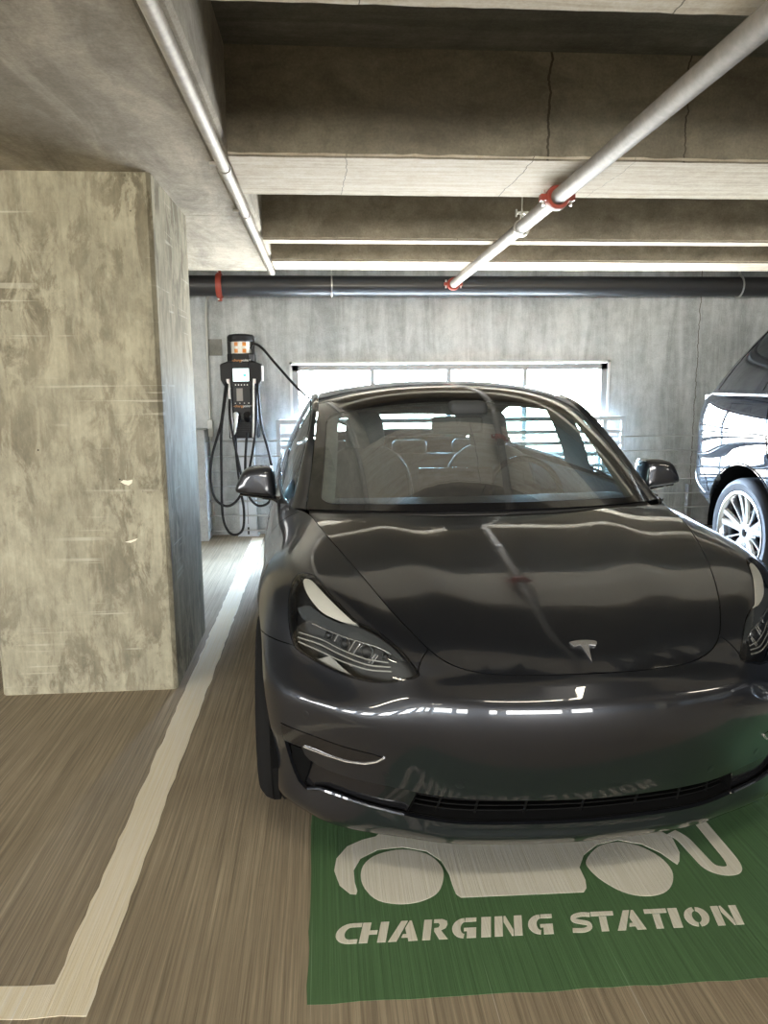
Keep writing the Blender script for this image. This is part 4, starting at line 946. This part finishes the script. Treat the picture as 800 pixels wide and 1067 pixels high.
# side windows: from the rail down to the beltline (top edge of the lower body)
belt = S(np.linspace(10.9, 16.0, 120), np.full(120, 10.0)); bt = np.linspace(0, 9, 120)
def SG(k, t):
    k = np.asarray(k, float); ty = roy(t); bx_ = np.interp(ty, belt[:, 1], belt[:, 0]); bz = np.interp(ty, belt[:, 1], belt[:, 2])
    bx_ = np.where(ty > 3.9, np.maximum(bx_, rox(t)+.01), bx_)
    a = np.stack([rox(t)+.0*k, ty+.0*k, roz(t)+.0*k], -1); b = np.stack([bx_+.0*k, ty+.0*k, bz+.0*k], -1)
    q = a+(b-a)*k[..., None]; q[..., 0] += .02*(1-(2*k-1)**2)*np.clip((roz(t)-bz)/.35, 0, 1); return q
SGn = nrm_of(SG)
for mi in (True, False):
    for nm, t0, t1, m_ in (('side_window', .75, 4.7, 'side_glass'), ('b_pillar', 4.75, 5.5, 'gloss_black'), ('side_window', 5.55, 7.9, 'side_glass'), ('rear_quarter_pillar', 7.95, 9, 'paint'), ('mirror_base', .02, .72, 'satin_black')):
        V, T = fill(densify([(.03, t0), (.97, t0), (.97, t1), (.03, t1)], .14), [], .2, .14)
        panel(nm, V, T, SG, SGn, M[m_], car, mirror=mi, gap=0, flange=.006 if m_ == 'side_glass' else .01)
    sgn = -1 if mi else 1
    bm = bmesh.new(); q = SG(np.full(60, 1.0), np.linspace(.6, 8.2, 60)); tube(bm, [(p[0]*sgn+.002*sgn, p[1], p[2]+.002) for p in q], .007, 8); link('belt_moulding', bm, M['satin_black'], car, 'auto')
# trunk deck
def TD(s, t):
    q0 = G(s, np.full_like(s, 8.95)); e = S(np.full_like(s, 17.5)+.0*s, np.full_like(s, 10.0))
    y1 = 4.585-.09*np.abs(s)**2.5; x1 = s*.62; z1 = 1.012+.0*s; p1 = np.stack([x1, y1, z1], -1); q = q0+(p1-q0)*np.clip(t, 0, 1)[..., None]; q[..., 2] += .015*np.sin(PI*np.clip(t, 0, 1)); return q
V, T = fill(densify([(-.99, 0), (.99, 0), (.99, 1), (-.99, 1)], .1), [], .1, .1); panel('boot_lid', V, T, TD, nrm_of(TD), M['paint'], car, flange=.02)
# cowl between bonnet and windscreen
def CW(s, t):
    x = s*.715; a = np.stack([x, rear_edge(x)-.012, H(x, rear_edge(x)-.02)-.012], -1); b = G(s*.985, np.full_like(s, .03)); b[..., 2] -= .006; b[..., 1] += .01
    q = a+(b-a)*t[..., None]; q[..., 2] -= .012*np.sin(PI*t); return q
grid_mesh('cowl', CW, np.linspace(-1, 1, 41), np.linspace(0, 1, 6), M['satin_black'], car)
for x0, x1, yo in ((-.62, .02, .012), (.60, -.05, .03)):   # wipers parked in the cowl
    bm = bmesh.new(); P = [(x, float(rear_edge(x))+.012+yo, float(CW(np.array([x/.715]), np.array([.5]))[0][2])+.014) for x in np.linspace(x0, x1, 14)]; tube(bm, P, .006, 8); link('wiper', bm, M['satin_black'], car, 'auto')
# ---- door mirrors
def mirror(sgn):
    mr_ = empty('door_mirror', (0,0,0)); mr_.parent = car
    prof = [(.866,.995),(.872,1.045),(.888,1.064),(.93,1.067),(.975,1.062),(1.008,1.046),(1.030,1.010),(1.045,.972),(1.043,.955),(1.022,.946),(.96,.938),(.90,.931),(.868,.930),(.862,.955)]
    c = np.array([.955, 1.0]); rows = []
    bm = bmesh.new(); pr = [(v.x, v.y) for v in catmull([(a, b, 0) for a, b in prof], 4, True)]
    for dy, sc in ((-.058, .45), (-.056, .74), (-.046, .90), (-.024, .98), (.01, 1.0), (.055, .99), (.075, .97), (.080, .93)):
        rows.append([bm.verts.new((sgn*(c[0]+(x-c[0])*sc), 1.742+dy, c[1]+(z-c[1])*sc)) for x, z in pr])
    for a, b in zip(rows[:-1], rows[1:]):
        for i in range(len(pr)): bm.faces.new((a[i], a[(i+1) % len(pr)], b[(i+1) % len(pr)], b[i]))
    bm.faces.new(rows[0][::-1]); bm.faces.new(rows[-1]); bmesh.ops.recalc_face_normals(bm, faces=bm.faces)
    sh_ = link('mirror_shell', bm, M['paint'], mr_, 'auto')
    bm = bmesh.new(); vs = [bm.verts.new((sgn*(c[0]+(x-c[0])*.9), 1.8225, c[1]+(z-c[1])*.88)) for x, z in pr]; bm.faces.new(vs); link('mirror_glass', bm, M['chrome'], mr_)
    bm = bmesh.new(); tube(bm, catmull([(sgn*1.025, 1.745, .945), (sgn*.93, 1.745, .930), (sgn*.86, 1.735, .917), (sgn*.815, 1.71, .895), (sgn*.80, 1.69, .875)], 5), [.013]*5+[.016]*5+[.019]*5+[.022]*6, 12, squash=(.8, 1.9)); link('mirror_arm', bm, M['gloss_black'], mr_, 'auto')
mirror(-1); mirror(1)
# small side camera / reflex: bumper sensor rings
for u, v, sd in ((5.9, 4.75, -1), (3.7, 3.45, -1), (2.0, 3.5, -1), (5.9, 4.75, 1), (3.7, 3.45, 1), (2.0, 3.5, 1)):
    p = S(u, v); n_ = Sn(u, v); bm = bmesh.new(); lathe(bm, [(.0115, -.001), (.0125, .0006), (.0112, .0010), (.001, .0008)], 'z', 20)
    o = link('parking_sensor', bm, M['paint'], car, 'auto'); o.location = (p[0]*sd, p[1], p[2]); o.rotation_euler = Vector((n_[0]*sd, n_[1], n_[2])).to_track_quat('Z', 'Y').to_euler()
# ---- wheels
def wheel(parent, x, y, z, r, w, rr_, sgn, style='multi', tyre_m=None, rim_m=None):
    wh = empty('wheel', (x, y, z)); wh.parent = parent; wh.rotation_euler = (0, 0, 0 if sgn > 0 else PI)   # local +x is outboard
    h = w/2; bm = bmesh.new()
    prof = [(rr_-.004, h-.012), (rr_+.012, h-.004), (rr_+.035, h+.002), ((r+rr_)/2+.01, h+.006), (r-.030, h), (r-.012, h-.014), (r-.004, h-.030), (r, h-.045)]
    tr = []
    for i in range(5):
        c_ = h-.05-i*(w-.10)/4.0; tr += [(r, c_+.011), (r, c_-.011)] + ([(r-.008, c_-.013), (r-.008, c_-.016)] if i < 4 else [])
    prof = prof+tr+[(a, -b) for a, b in prof[::-1]]
    lathe(bm, prof, 'x', 72, (0,0,0), True); link('tyre', bm, tyre_m or M['tyre'], wh, 'auto')
    # cross grooves in the tread
    bm = bmesh.new(); lathe(bm, [(rr_+.004, h-.006), (rr_+.006, h), (rr_-.006, h+.002), (rr_-.016, h-.008), (rr_-.022, h-.04), (rr_-.03, -h+.02), (rr_+.002, -h+.01)], 'x', 64, (0,0,0), True)
    rim = link('rim', bm, rim_m or M['rim'], wh, 'auto')
    bm = bmesh.new(); lathe(bm, [(.03, h-.045), (.075, h-.05), (.085, h-.08), (.06, h-.11), (.03, h-.11)], 'x', 32, (0,0,0), True); link('hub', bm, rim_m or M['rim'], wh, 'auto')
    bm = bmesh.new(); lathe(bm, [(.15, h-.13), (.16, h-.125), (.16, h-.11), (.15, h-.105)], 'x', 40, (0,0,0), True); link('brake_disc', bm, M['steel'], wh, 'auto')
    bm = bmesh.new(); lathe(bm, [(rr_-.03, h-.16), (rr_-.03, h-.155), (.01, h-.155), (.01, h-.16)], 'x', 32, (0,0,0), True); link('wheel_backing', bm, M['under'], wh)
    ks = []
    if style == 'multi': ks = [(k*36+d, .012, .014) for k in range(10) for d in (-5, 5)]
    else: ks = [(90+k*72+d, .020, .030) for k in range(5) for d in (-8.5, 8.5)]+[(126+k*72, .007, .009) for k in range(5)]
    for a, w0, w1 in ks:
        b = bmesh.new(); A = math.radians(a); e1, e2 = Vector((0, math.cos(A), math.sin(A))), Vector((0, -math.sin(A), math.cos(A))); r0, r1 = .05, rr_-.012
        for q in range(2): pass
        P = []
        for t in (0, .33, .66, 1):
            rad = r0+(r1-r0)*t; ww = w0+(w1-w0)*t; xo = h-.048+.034*t**1.6
            P.append([b.verts.new(Vector((xo+dx, 0, 0))+e1*rad+e2*(sy*ww*fl)) for dx, sy, fl in ((0, -1, .55), (0, 1, .55), (-.012, 1, 1), (-.045, 1, .8), (-.045, -1, .8), (-.012, -1, 1))])
        for p, q in zip(P[:-1], P[1:]):
            for i in range(6): b.faces.new((p[i], p[(i+1) % 6], q[(i+1) % 6], q[i]))
        b.faces.new(P[0][::-1]); b.faces.new(P[-1]); bmesh.ops.recalc_face_normals(b, faces=b.faces)
        link('spoke', b, rim_m or M['rim'], wh, 'auto')
    return wh
for sx_ in (-1, 1):
    for y in (WY, RY): wheel(car, sx_*.792, y, WZ, .334, .235, .232, sx_)
# wheel housings (half barrels) and floor pan
for sx_ in (-1, 1):
    for y in (WY, RY):
        bm = bmesh.new(); rows = []
        for i in range(25):
            a = math.radians(-10+200*i/24); rows.append([bm.verts.new((sx_*x, y+(AR+.004)*math.cos(a), WZ+(AR+.004)*math.sin(a))) for x in (.862, .60)])
        for a, b in zip(rows[:-1], rows[1:]): bm.faces.new((a[0], a[1], b[1], b[0]))
        bm.faces.new([r_[1] for r_ in rows]); link('wheel_housing', bm, M['under'], car)
link('floor_pan', boxes((-.60, .60, .30, 4.45, .155, .20), (-.85, .85, 1.28, 3.30, .155, .20)), M['under'], car)
def lipu(u, t): p = S(u, np.zeros_like(u)); q = p.copy(); q[..., 1] = p[..., 1]+.22*t*np.clip(1-p[..., 0], .3, 1); q[..., 0] = p[..., 0]*(1-.1*t); q[..., 2] = p[..., 2]-.006*np.sin(t*PI)+.01*t; return q
grid_mesh('lip_underside', lipu, np.arange(0, archF[0][0]+.01, .1), np.linspace(0, 1, 5), M['satin_black'], car, both=True)
# ---- tail lights (seen only from the side)
V, T = fill(densify([(16.1, 7.6), (17.6, 7.9), (17.6, 9.1), (16.1, 9.3)], .12), [], .12, .12)
for mi in (True, False): panel('tail_light', V, T, S, Sn, mat('tail_red', (.35,.01,.01), .15, coat=1), car, mirror=mi, gap=0, flange=.003, offset=.003)
# ---- interior
inn = empty('cabin', (0,0,0)); inn.parent = car
def dsh(s, t):
    x = s*.70; y0 = 1.40-.22*(1-np.abs(s)**2.3); y = y0+(1.86-y0)*t; z = .905+.022*np.sin(np.clip(t*1.15, 0, 1)*PI)-.13*np.clip((t-.82)/.18, 0, 1)**2; return np.stack([x, y, z+.0*x], -1)
grid_mesh('dashboard', dsh, np.linspace(-1, 1, 31), np.linspace(0, 1, 21), M['dash'], inn)
link('dash_face', boxes((-.69, .69, 1.83, 1.86, .55, .79)), M['dash'], inn)
link('cabin_floor', boxes((-.78, .78, 1.4, 3.9, .20, .24)), M['dash'], inn)
link('door_card', boxes((-.84, -.80, 1.5, 3.7, .22, .93)), M['dash'], inn); link('door_card', boxes((.80, .84, 1.5, 3.7, .22, .93)), M['dash'], inn)
def hu2(s, t):
    q = G(s, t); q[..., 2] -= .045+.015*np.clip(t-5, 0, 3); return q
grid_mesh('headliner', hu2, np.linspace(-.98, .98, 21), np.linspace(3.5, 7.65, 18), M['dash'], inn)
for sgn in (1, -1):
    grid_mesh('pillar_trim', lambda s, t: G(s*sgn, t)+np.array([-.012*sgn, .02, -.022]), np.linspace(.865, 1.0, 5), np.linspace(.05, 3.9, 20), M['liner'], inn)
    def bp(k, t):
        q = SG(k, t); q[..., 0] -= .035; q[..., 0] *= sgn; return q
    grid_mesh('inner_pillar', bp, np.linspace(0, 1, 9), np.linspace(4.45, 5.6, 6), M['liner'], inn)
bm = bmesh.new(); rbox(bm, -.085, .085, 1.60, 1.90, 1.285, 1.352, .03); link('sensor_housing', bm, M['dash'], inn, True)
bm = bmesh.new(); rbox(bm, -.125, .125, 1.86, 1.90, 1.19, 1.275, .018); link('rear_view_mirror', bm, M['dash'], inn, True)
bm = bmesh.new(); tube(bm, [(0, 1.82, 1.33), (0, 1.87, 1.24)], .012, 8); link('mirror_stem', bm, M['dash'], inn, 'auto')
bm = bmesh.new(); rbox(bm, -.185, .185, 1.90, 1.915, .80, 1.025, .006); link('centre_screen', bm, M['gloss_black'], inn)
def seat(x, y, wid=1.0):
    st = empty('front_seat', (x, y, 0)); st.parent = inn
    def shell(name, rows, par=st):
        # rows: (z, y centre, half width, half depth)
        bm = bmesh.new(); R_ = []
        for z, yc_, hw, hd in rows:
            ring = []
            for k in range(28):
                a = 2*PI*k/28; ca, sa = math.cos(a), math.sin(a); ring.append(bm.verts.new((hw*math.copysign(abs(ca)**.62, ca)*wid, yc_+hd*math.copysign(abs(sa)**.75, sa), z)))
            R_.append(ring)
        for a, b in zip(R_[:-1], R_[1:]):
            for k in range(28): bm.faces.new((a[k], a[(k+1) % 28], b[(k+1) % 28], b[k]))
        bm.faces.new(R_[0][::-1]); bm.faces.new(R_[-1]); return link(name, bm, M['seat'], par, 'auto')
    shell('backrest', [(.42,-.05,.20,.06),(.50,-.05,.25,.075),(.65,-.02,.265,.08),(.80,.01,.262,.075),(.90,.04,.252,.07),(.97,.055,.235,.06),(1.02,.065,.200,.052),(1.055,.072,.155,.045),(1.075,.076,.118,.038),(1.085,.078,.08,.02)])
    shell('headrest', [(1.06,.076,.085,.032),(1.09,.072,.108,.042),(1.14,.070,.112,.048),(1.20,.072,.106,.048),(1.245,.076,.095,.044),(1.268,.08,.075,.034),(1.276,.082,.04,.018)])
    bm = bmesh.new(); rbox(bm, -.25, .25, -.52, .0, .36, .50, .05); link('seat_cushion', bm, M['seat'], st, True)
    # pale piping along the shoulder edge
    bm = bmesh.new(); tube(bm, catmull([(-.262,-.03,.80),(-.252,-.01,.90),(-.234,.01,.97),(-.200,.02,1.02),(-.155,.03,1.055),(-.118,.035,1.075)], 4), .003, 6); tube(bm, catmull([(.262,-.03,.80),(.252,-.01,.90),(.234,.01,.97),(.200,.02,1.02),(.155,.03,1.055),(.118,.035,1.075)], 4), .003, 6); link('piping', bm, M['liner'], st, 'auto')
seat(-.385, 2.50); seat(.325, 2.50)
bm = bmesh.new(); rbox(bm, -.64, .64, 3.35, 3.5, .5, .96, .05); link('rear_seat_back', bm, M['seat'], inn, True)
for x in (-.42, 0, .42):
    bm = bmesh.new(); rbox(bm, x-.12, x+.12, 3.44, 3.53, .95, 1.05, .035); link('rear_headrest', bm, M['seat'], inn, True)
# steering wheel
bm = bmesh.new(); Rw = .185; tilt = math.radians(24); cx, cy_, cz_ = .385, 2.02, .875
P = [(cx+Rw*math.cos(a), cy_+Rw*math.sin(a)*math.sin(tilt), cz_+Rw*math.sin(a)*math.cos(tilt)) for a in [k*2*PI/48 for k in range(48)]]
tube(bm, P, .0155, 10, closed=True); sw = link('steering_wheel', bm, M['gloss_black'], inn, 'auto')
bm = bmesh.new(); rbox(bm, cx-.075, cx+.075, cy_-.03, cy_+.02, cz_-.06, cz_+.05, .02); link('wheel_hub', bm, M['dash'], sw, True)
bm = bmesh.new(); tube(bm, [(cx-Rw, cy_, cz_), (cx+Rw, cy_, cz_)], .014, 8, squash=(1.4, .6)); tube(bm, [(cx, cy_, cz_), (cx, cy_-Rw*math.sin(tilt), cz_-Rw*math.cos(tilt))], .014, 8); link('wheel_spoke', bm, M['dash'], sw, 'auto')
# ================================================================== THE BLACK SUV
M['suv_paint'] = mat('black_suv_paint', (.012,.013,.016), .5, 0, coat=1.0, coat_rough=.0, spec=.0)
bump(M['suv_paint'], noise(M['suv_paint'], mapping(M['suv_paint'], (1, 2.2, 3.2)), 1.0, 2, .45, .7), .5, .05)
M['privacy'] = mat('privacy_glass', (.010,.011,.012), .06, coat=.3)
M['suv_tyre'] = mat('suv_tyre', (.028,.028,.030), .7, spec=.3)
M['suv_rim'] = mat('suv_rim', (.70,.71,.72), .22, .9)
suv = empty('suv', (3.85, 3.55, 0), 0, 'black SUV with privacy glass parked at the far right by the back wall', 'car')
PLN = [(0,-2.57),(.5,-2.55),(.80,-2.47),(.94,-2.25),(1.0,-1.8),(1.0,-.8),(1.0,.3),(1.0,1.1),(.998,1.6),(.985,1.95),(.95,2.20),(.88,2.37),(.72,2.49),(.42,2.53),(0,2.545)]
px_, py_ = natural(range(15), [p[0] for p in PLN]), natural(range(15), [p[1] for p in PLN])
VZ = natural(range(10), [.36,.45,.58,.75,.92,1.06,1.16,1.25,1.31,1.335]); VI = natural(range(10), [.075,.035,.008,-.002,.0,-.003,.004,.022,.048,.085])
def B_(u, v):
    e = 1e-3; x, y = px_(u), py_(u); tx, ty = px_(u+e)-px_(u-e), py_(u+e)-py_(u-e); L = np.hypot(tx, ty)+1e-12; nx, ny = ty/L, -tx/L
    i = VI(v); z = VZ(v); drop = np.clip((-.9-y)/1.2, 0, 1)*.22*np.clip((z-.6)/.7, 0, 1)
    low = np.clip((y-1.75)/.6, 0, 1)*np.clip((.8-z)/.4, 0, 1); 
    x = x-nx*i; x = np.where(np.abs(px_(u)) < 1e-6, 0, x)
    return np.stack([np.maximum(x, 0), y-ny*i-low*.0, z-drop+low*.22*np.clip((.75-z)/.4, 0, 1)], -1)
Bn = nrm_of(B_)
def buv(y, z):
    u = np.linspace(4, 12, 801); uu = float(u[np.argmin(np.abs(py_(u)-y))]); v = np.linspace(0, 9, 901); vv = float(v[np.argmin(np.abs(VZ(v)-z))]); return uu, vv
WSY, WSZ = 1.50, .385; FSY = -1.42
def arc2(cy, r, a0, a1, n): return [buv(cy+r*math.cos(math.radians(a0+(a1-a0)*i/n)), max(.37, WSZ+r*math.sin(math.radians(a0+(a1-a0)*i/n)))) for i in range(n+1)]
aR = arc2(WSY, .475, 180, 0, 30); aF = arc2(FSY, .475, 180, 0, 30)
zero = lambda a: [(a[0][0], 0)]+a[1:-1]+[(a[-1][0], 0)]
ol = densify([(0, 0), zero(aF)[0]], .15, False)[:-1]+zero(aF)+densify([zero(aF)[-1], zero(aR)[0]], .15, False)[1:]+zero(aR)[1:]+densify([zero(aR)[-1], (14, 0)], .15, False)[1:]+densify([(14, 0), (14, 9)], .15, False)[1:]+densify([(14, 9), (0, 9)], .15, False)[1:]+densify([(0, 9), (0, 0)], .15, False)[1:-1]
flap = densify([buv(1.46, 1.15), buv(1.74, 1.15), buv(1.75, 1.275), buv(1.47, 1.275)], .1)
V, T = fill(ol, [flap], .13, .18); panel('body', V, T, B_, Bn, M['suv_paint'], suv, both=True, gap=.0, flange=.03)
V, T = fill(flap, [], .06, .1); panel('fuel_flap', V, T, B_, Bn, M['suv_paint'], suv, mirror=True, gap=.003, flange=.01)
def groove(name, pts, r=.0028, m='under', off_=.0005, parent=suv, side=-1):
    bm = bmesh.new(); P = []
    for y, z in pts:
        u, v = buv(y, z); u, v = np.array(u), np.array(v); p = B_(u, v)+Bn(u, v)*off_; P.append((p[0]*side, p[1], p[2]))
    tube(bm, catmull(P, 4), r, 6); return link(name, bm, M[m], parent, 'auto')
lin = lambda y0, z0, y1, z1, n=8: [(y0+(y1-y0)*i/n, z0+(z1-z0)*i/n) for i in range(n+1)]
groove('door_seam', lin(1.28, 1.31, 1.20, .95)+[(1.12, .85)], .004); groove('body_seam', lin(2.36, 1.11, 1.24, 1.08), .0025)
groove('bumper_seam', [(2.40,.88),(2.25,.86),(2.12,.80),(2.02,.70),(1.97,.60)], .003)
groove('bumper_edge', [(2.42,.80),(2.33,.70),(2.2,.62),(2.05,.56)], .005, 'chrome'); groove('arch_lip', [(WSY+.485*math.cos(a), WSZ+.485*math.sin(a)) for a in [math.radians(8+164*i/24) for i in range(25)]], .006, 'suv_paint')
bm = bmesh.new(); P = [B_(np.array(u), np.array(8.98)) for u in np.linspace(5, 10.9, 40)]; tube(bm, [(-p[0]-.003, p[1], p[2]+.003) for p in P], .009, 8); link('belt_moulding', bm, M['chrome'], suv, 'auto')
bm = bmesh.new(); u, v = buv(1.12, 1.10); p = B_(np.array(u), np.array(v)); rbox(bm, -p[0]-.045, -p[0]-.02, p[1]-.18, p[1]+.06, p[2]-.02, p[2]+.02, .010); link('door_handle', bm, M['suv_paint'], suv, True)
bm = bmesh.new(); lathe(bm, [(.055, 0), (.05, .012), (.001, .015)], 'x', 24); dh = link('handle_recess', bm, M['under'], suv, 'auto'); dh.location = (-p[0]-.012, p[1]-.06, p[2]); 
# upper body: belt loop to roof loop
BL = [(0,-1.0),(.55,-.98),(.80,-.85),(.90,-.4),(.915,.4),(.915,1.2),(.912,1.8),(.895,2.10),(.84,2.28),(.62,2.38),(0,2.41)]
RF = [(0,-.15),(.45,-.13),(.62,-.05),(.70,.15),(.72,.5),(.725,.95),(.72,1.40),(.705,1.62),(.65,1.76),(.48,1.85),(0,1.88)]
f4 = [natural(range(11), [q[i] for q in L_]) for L_ in (BL, RF) for i in (0, 1)]
def Uf(u, t):
    a = np.stack([f4[0](u), f4[1](u), 1.335+0*u], -1); b = np.stack([f4[2](u), f4[3](u), 1.84+.02*np.sin(u/10*PI)], -1)
    q = a+(b-a)*np.asarray(t)[..., None]; q[..., 0] += .03*np.sin(PI*np.clip(t, 0, 1))*(np.abs(q[..., 0]) > .01); return q
Un = nrm_of(Uf)
wins = [[(4.0,.06),(5.42,.06),(5.42,.90),(4.15,.90)], [(5.56,.06),(7.15,.06),(7.22,.5),(7.28,.90),(5.56,.90)], [(8.4,.10),(9.99,.10),(9.99,.88),(8.5,.88)]]
wins = [densify(w, .12) for w in wins]
V, T = fill(densify([(0,0),(10,0),(10,1),(0,1)], .12), wins, .16, .10); panel('upper_body', V, T, Uf, Un, M['suv_paint'], suv, both=True, gap=0, flange=.012)
for i, w in enumerate(wins):
    V, T = fill(w, [], .14, .1)
    for mi in (True, False): panel('side_window' if i < 2 else 'rear_window', V, T, Uf, Un, M['privacy'], suv, mirror=mi, gap=.001, flange=.004, offset=-.004)
us = np.linspace(0, 10, 41); bm = bmesh.new(); P = Uf(us, np.ones(41)); ring = [(p[0], p[1], p[2]) for p in P]+[(-p[0], p[1], p[2]) for p in P[-2:0:-1]]
top = [bm.verts.new((a*.93, .86+(b-.86)*.95, z+.035)) for a, b, z in ring]; bot = [bm.verts.new(q) for q in ring]; n = len(ring)
for i in range(n): bm.faces.new((bot[i], bot[(i+1) % n], top[(i+1) % n], top[i]))
bm.faces.new(top); bmesh.ops.recalc_face_normals(bm, faces=bm.faces); link('roof', bm, M['suv_paint'], suv, 'auto')
for zz, oo in ((.985, .004), (.94, .003)):
    bm = bmesh.new(); P = Uf(np.linspace(4, 7.6, 30), np.full(30, zz)); tube(bm, [(-p[0]-oo, p[1], p[2]) for p in P], .006, 6); link('roof_moulding', bm, M['chrome'], suv, 'auto')
link('bonnet_deck', boxes((-.9, .9, -2.40, -.85, 1.05, 1.10)), M['suv_paint'], suv, bevel=.04)
link('deck', boxes((-.88, .88, -1.0, 2.3, 1.28, 1.325)), M['suv_paint'], suv)
link('floor_pan', boxes((-.75, .75, -2.2, 2.2, .30, .42)), M['under'], suv)
for sx_ in (-1, 1):
    for y in (WSY, FSY):
        wheel(suv, sx_*.855, y, WSZ, .385, .275, .285, sx_, 'split', M['suv_tyre'], M['suv_rim'])
        bm = bmesh.new(); rows = []
        for i in range(21):
            a = math.radians(-4+188*i/20); rows.append([bm.verts.new((sx_*x, y+.478*math.cos(a), WSZ+.478*math.sin(a))) for x in (.97, .60)])
        for a, b in zip(rows[:-1], rows[1:]): bm.faces.new((a[0], a[1], b[1], b[0]))
        bm.faces.new([r_[1] for r_ in rows]); link('wheel_housing', bm, M['under'], suv)
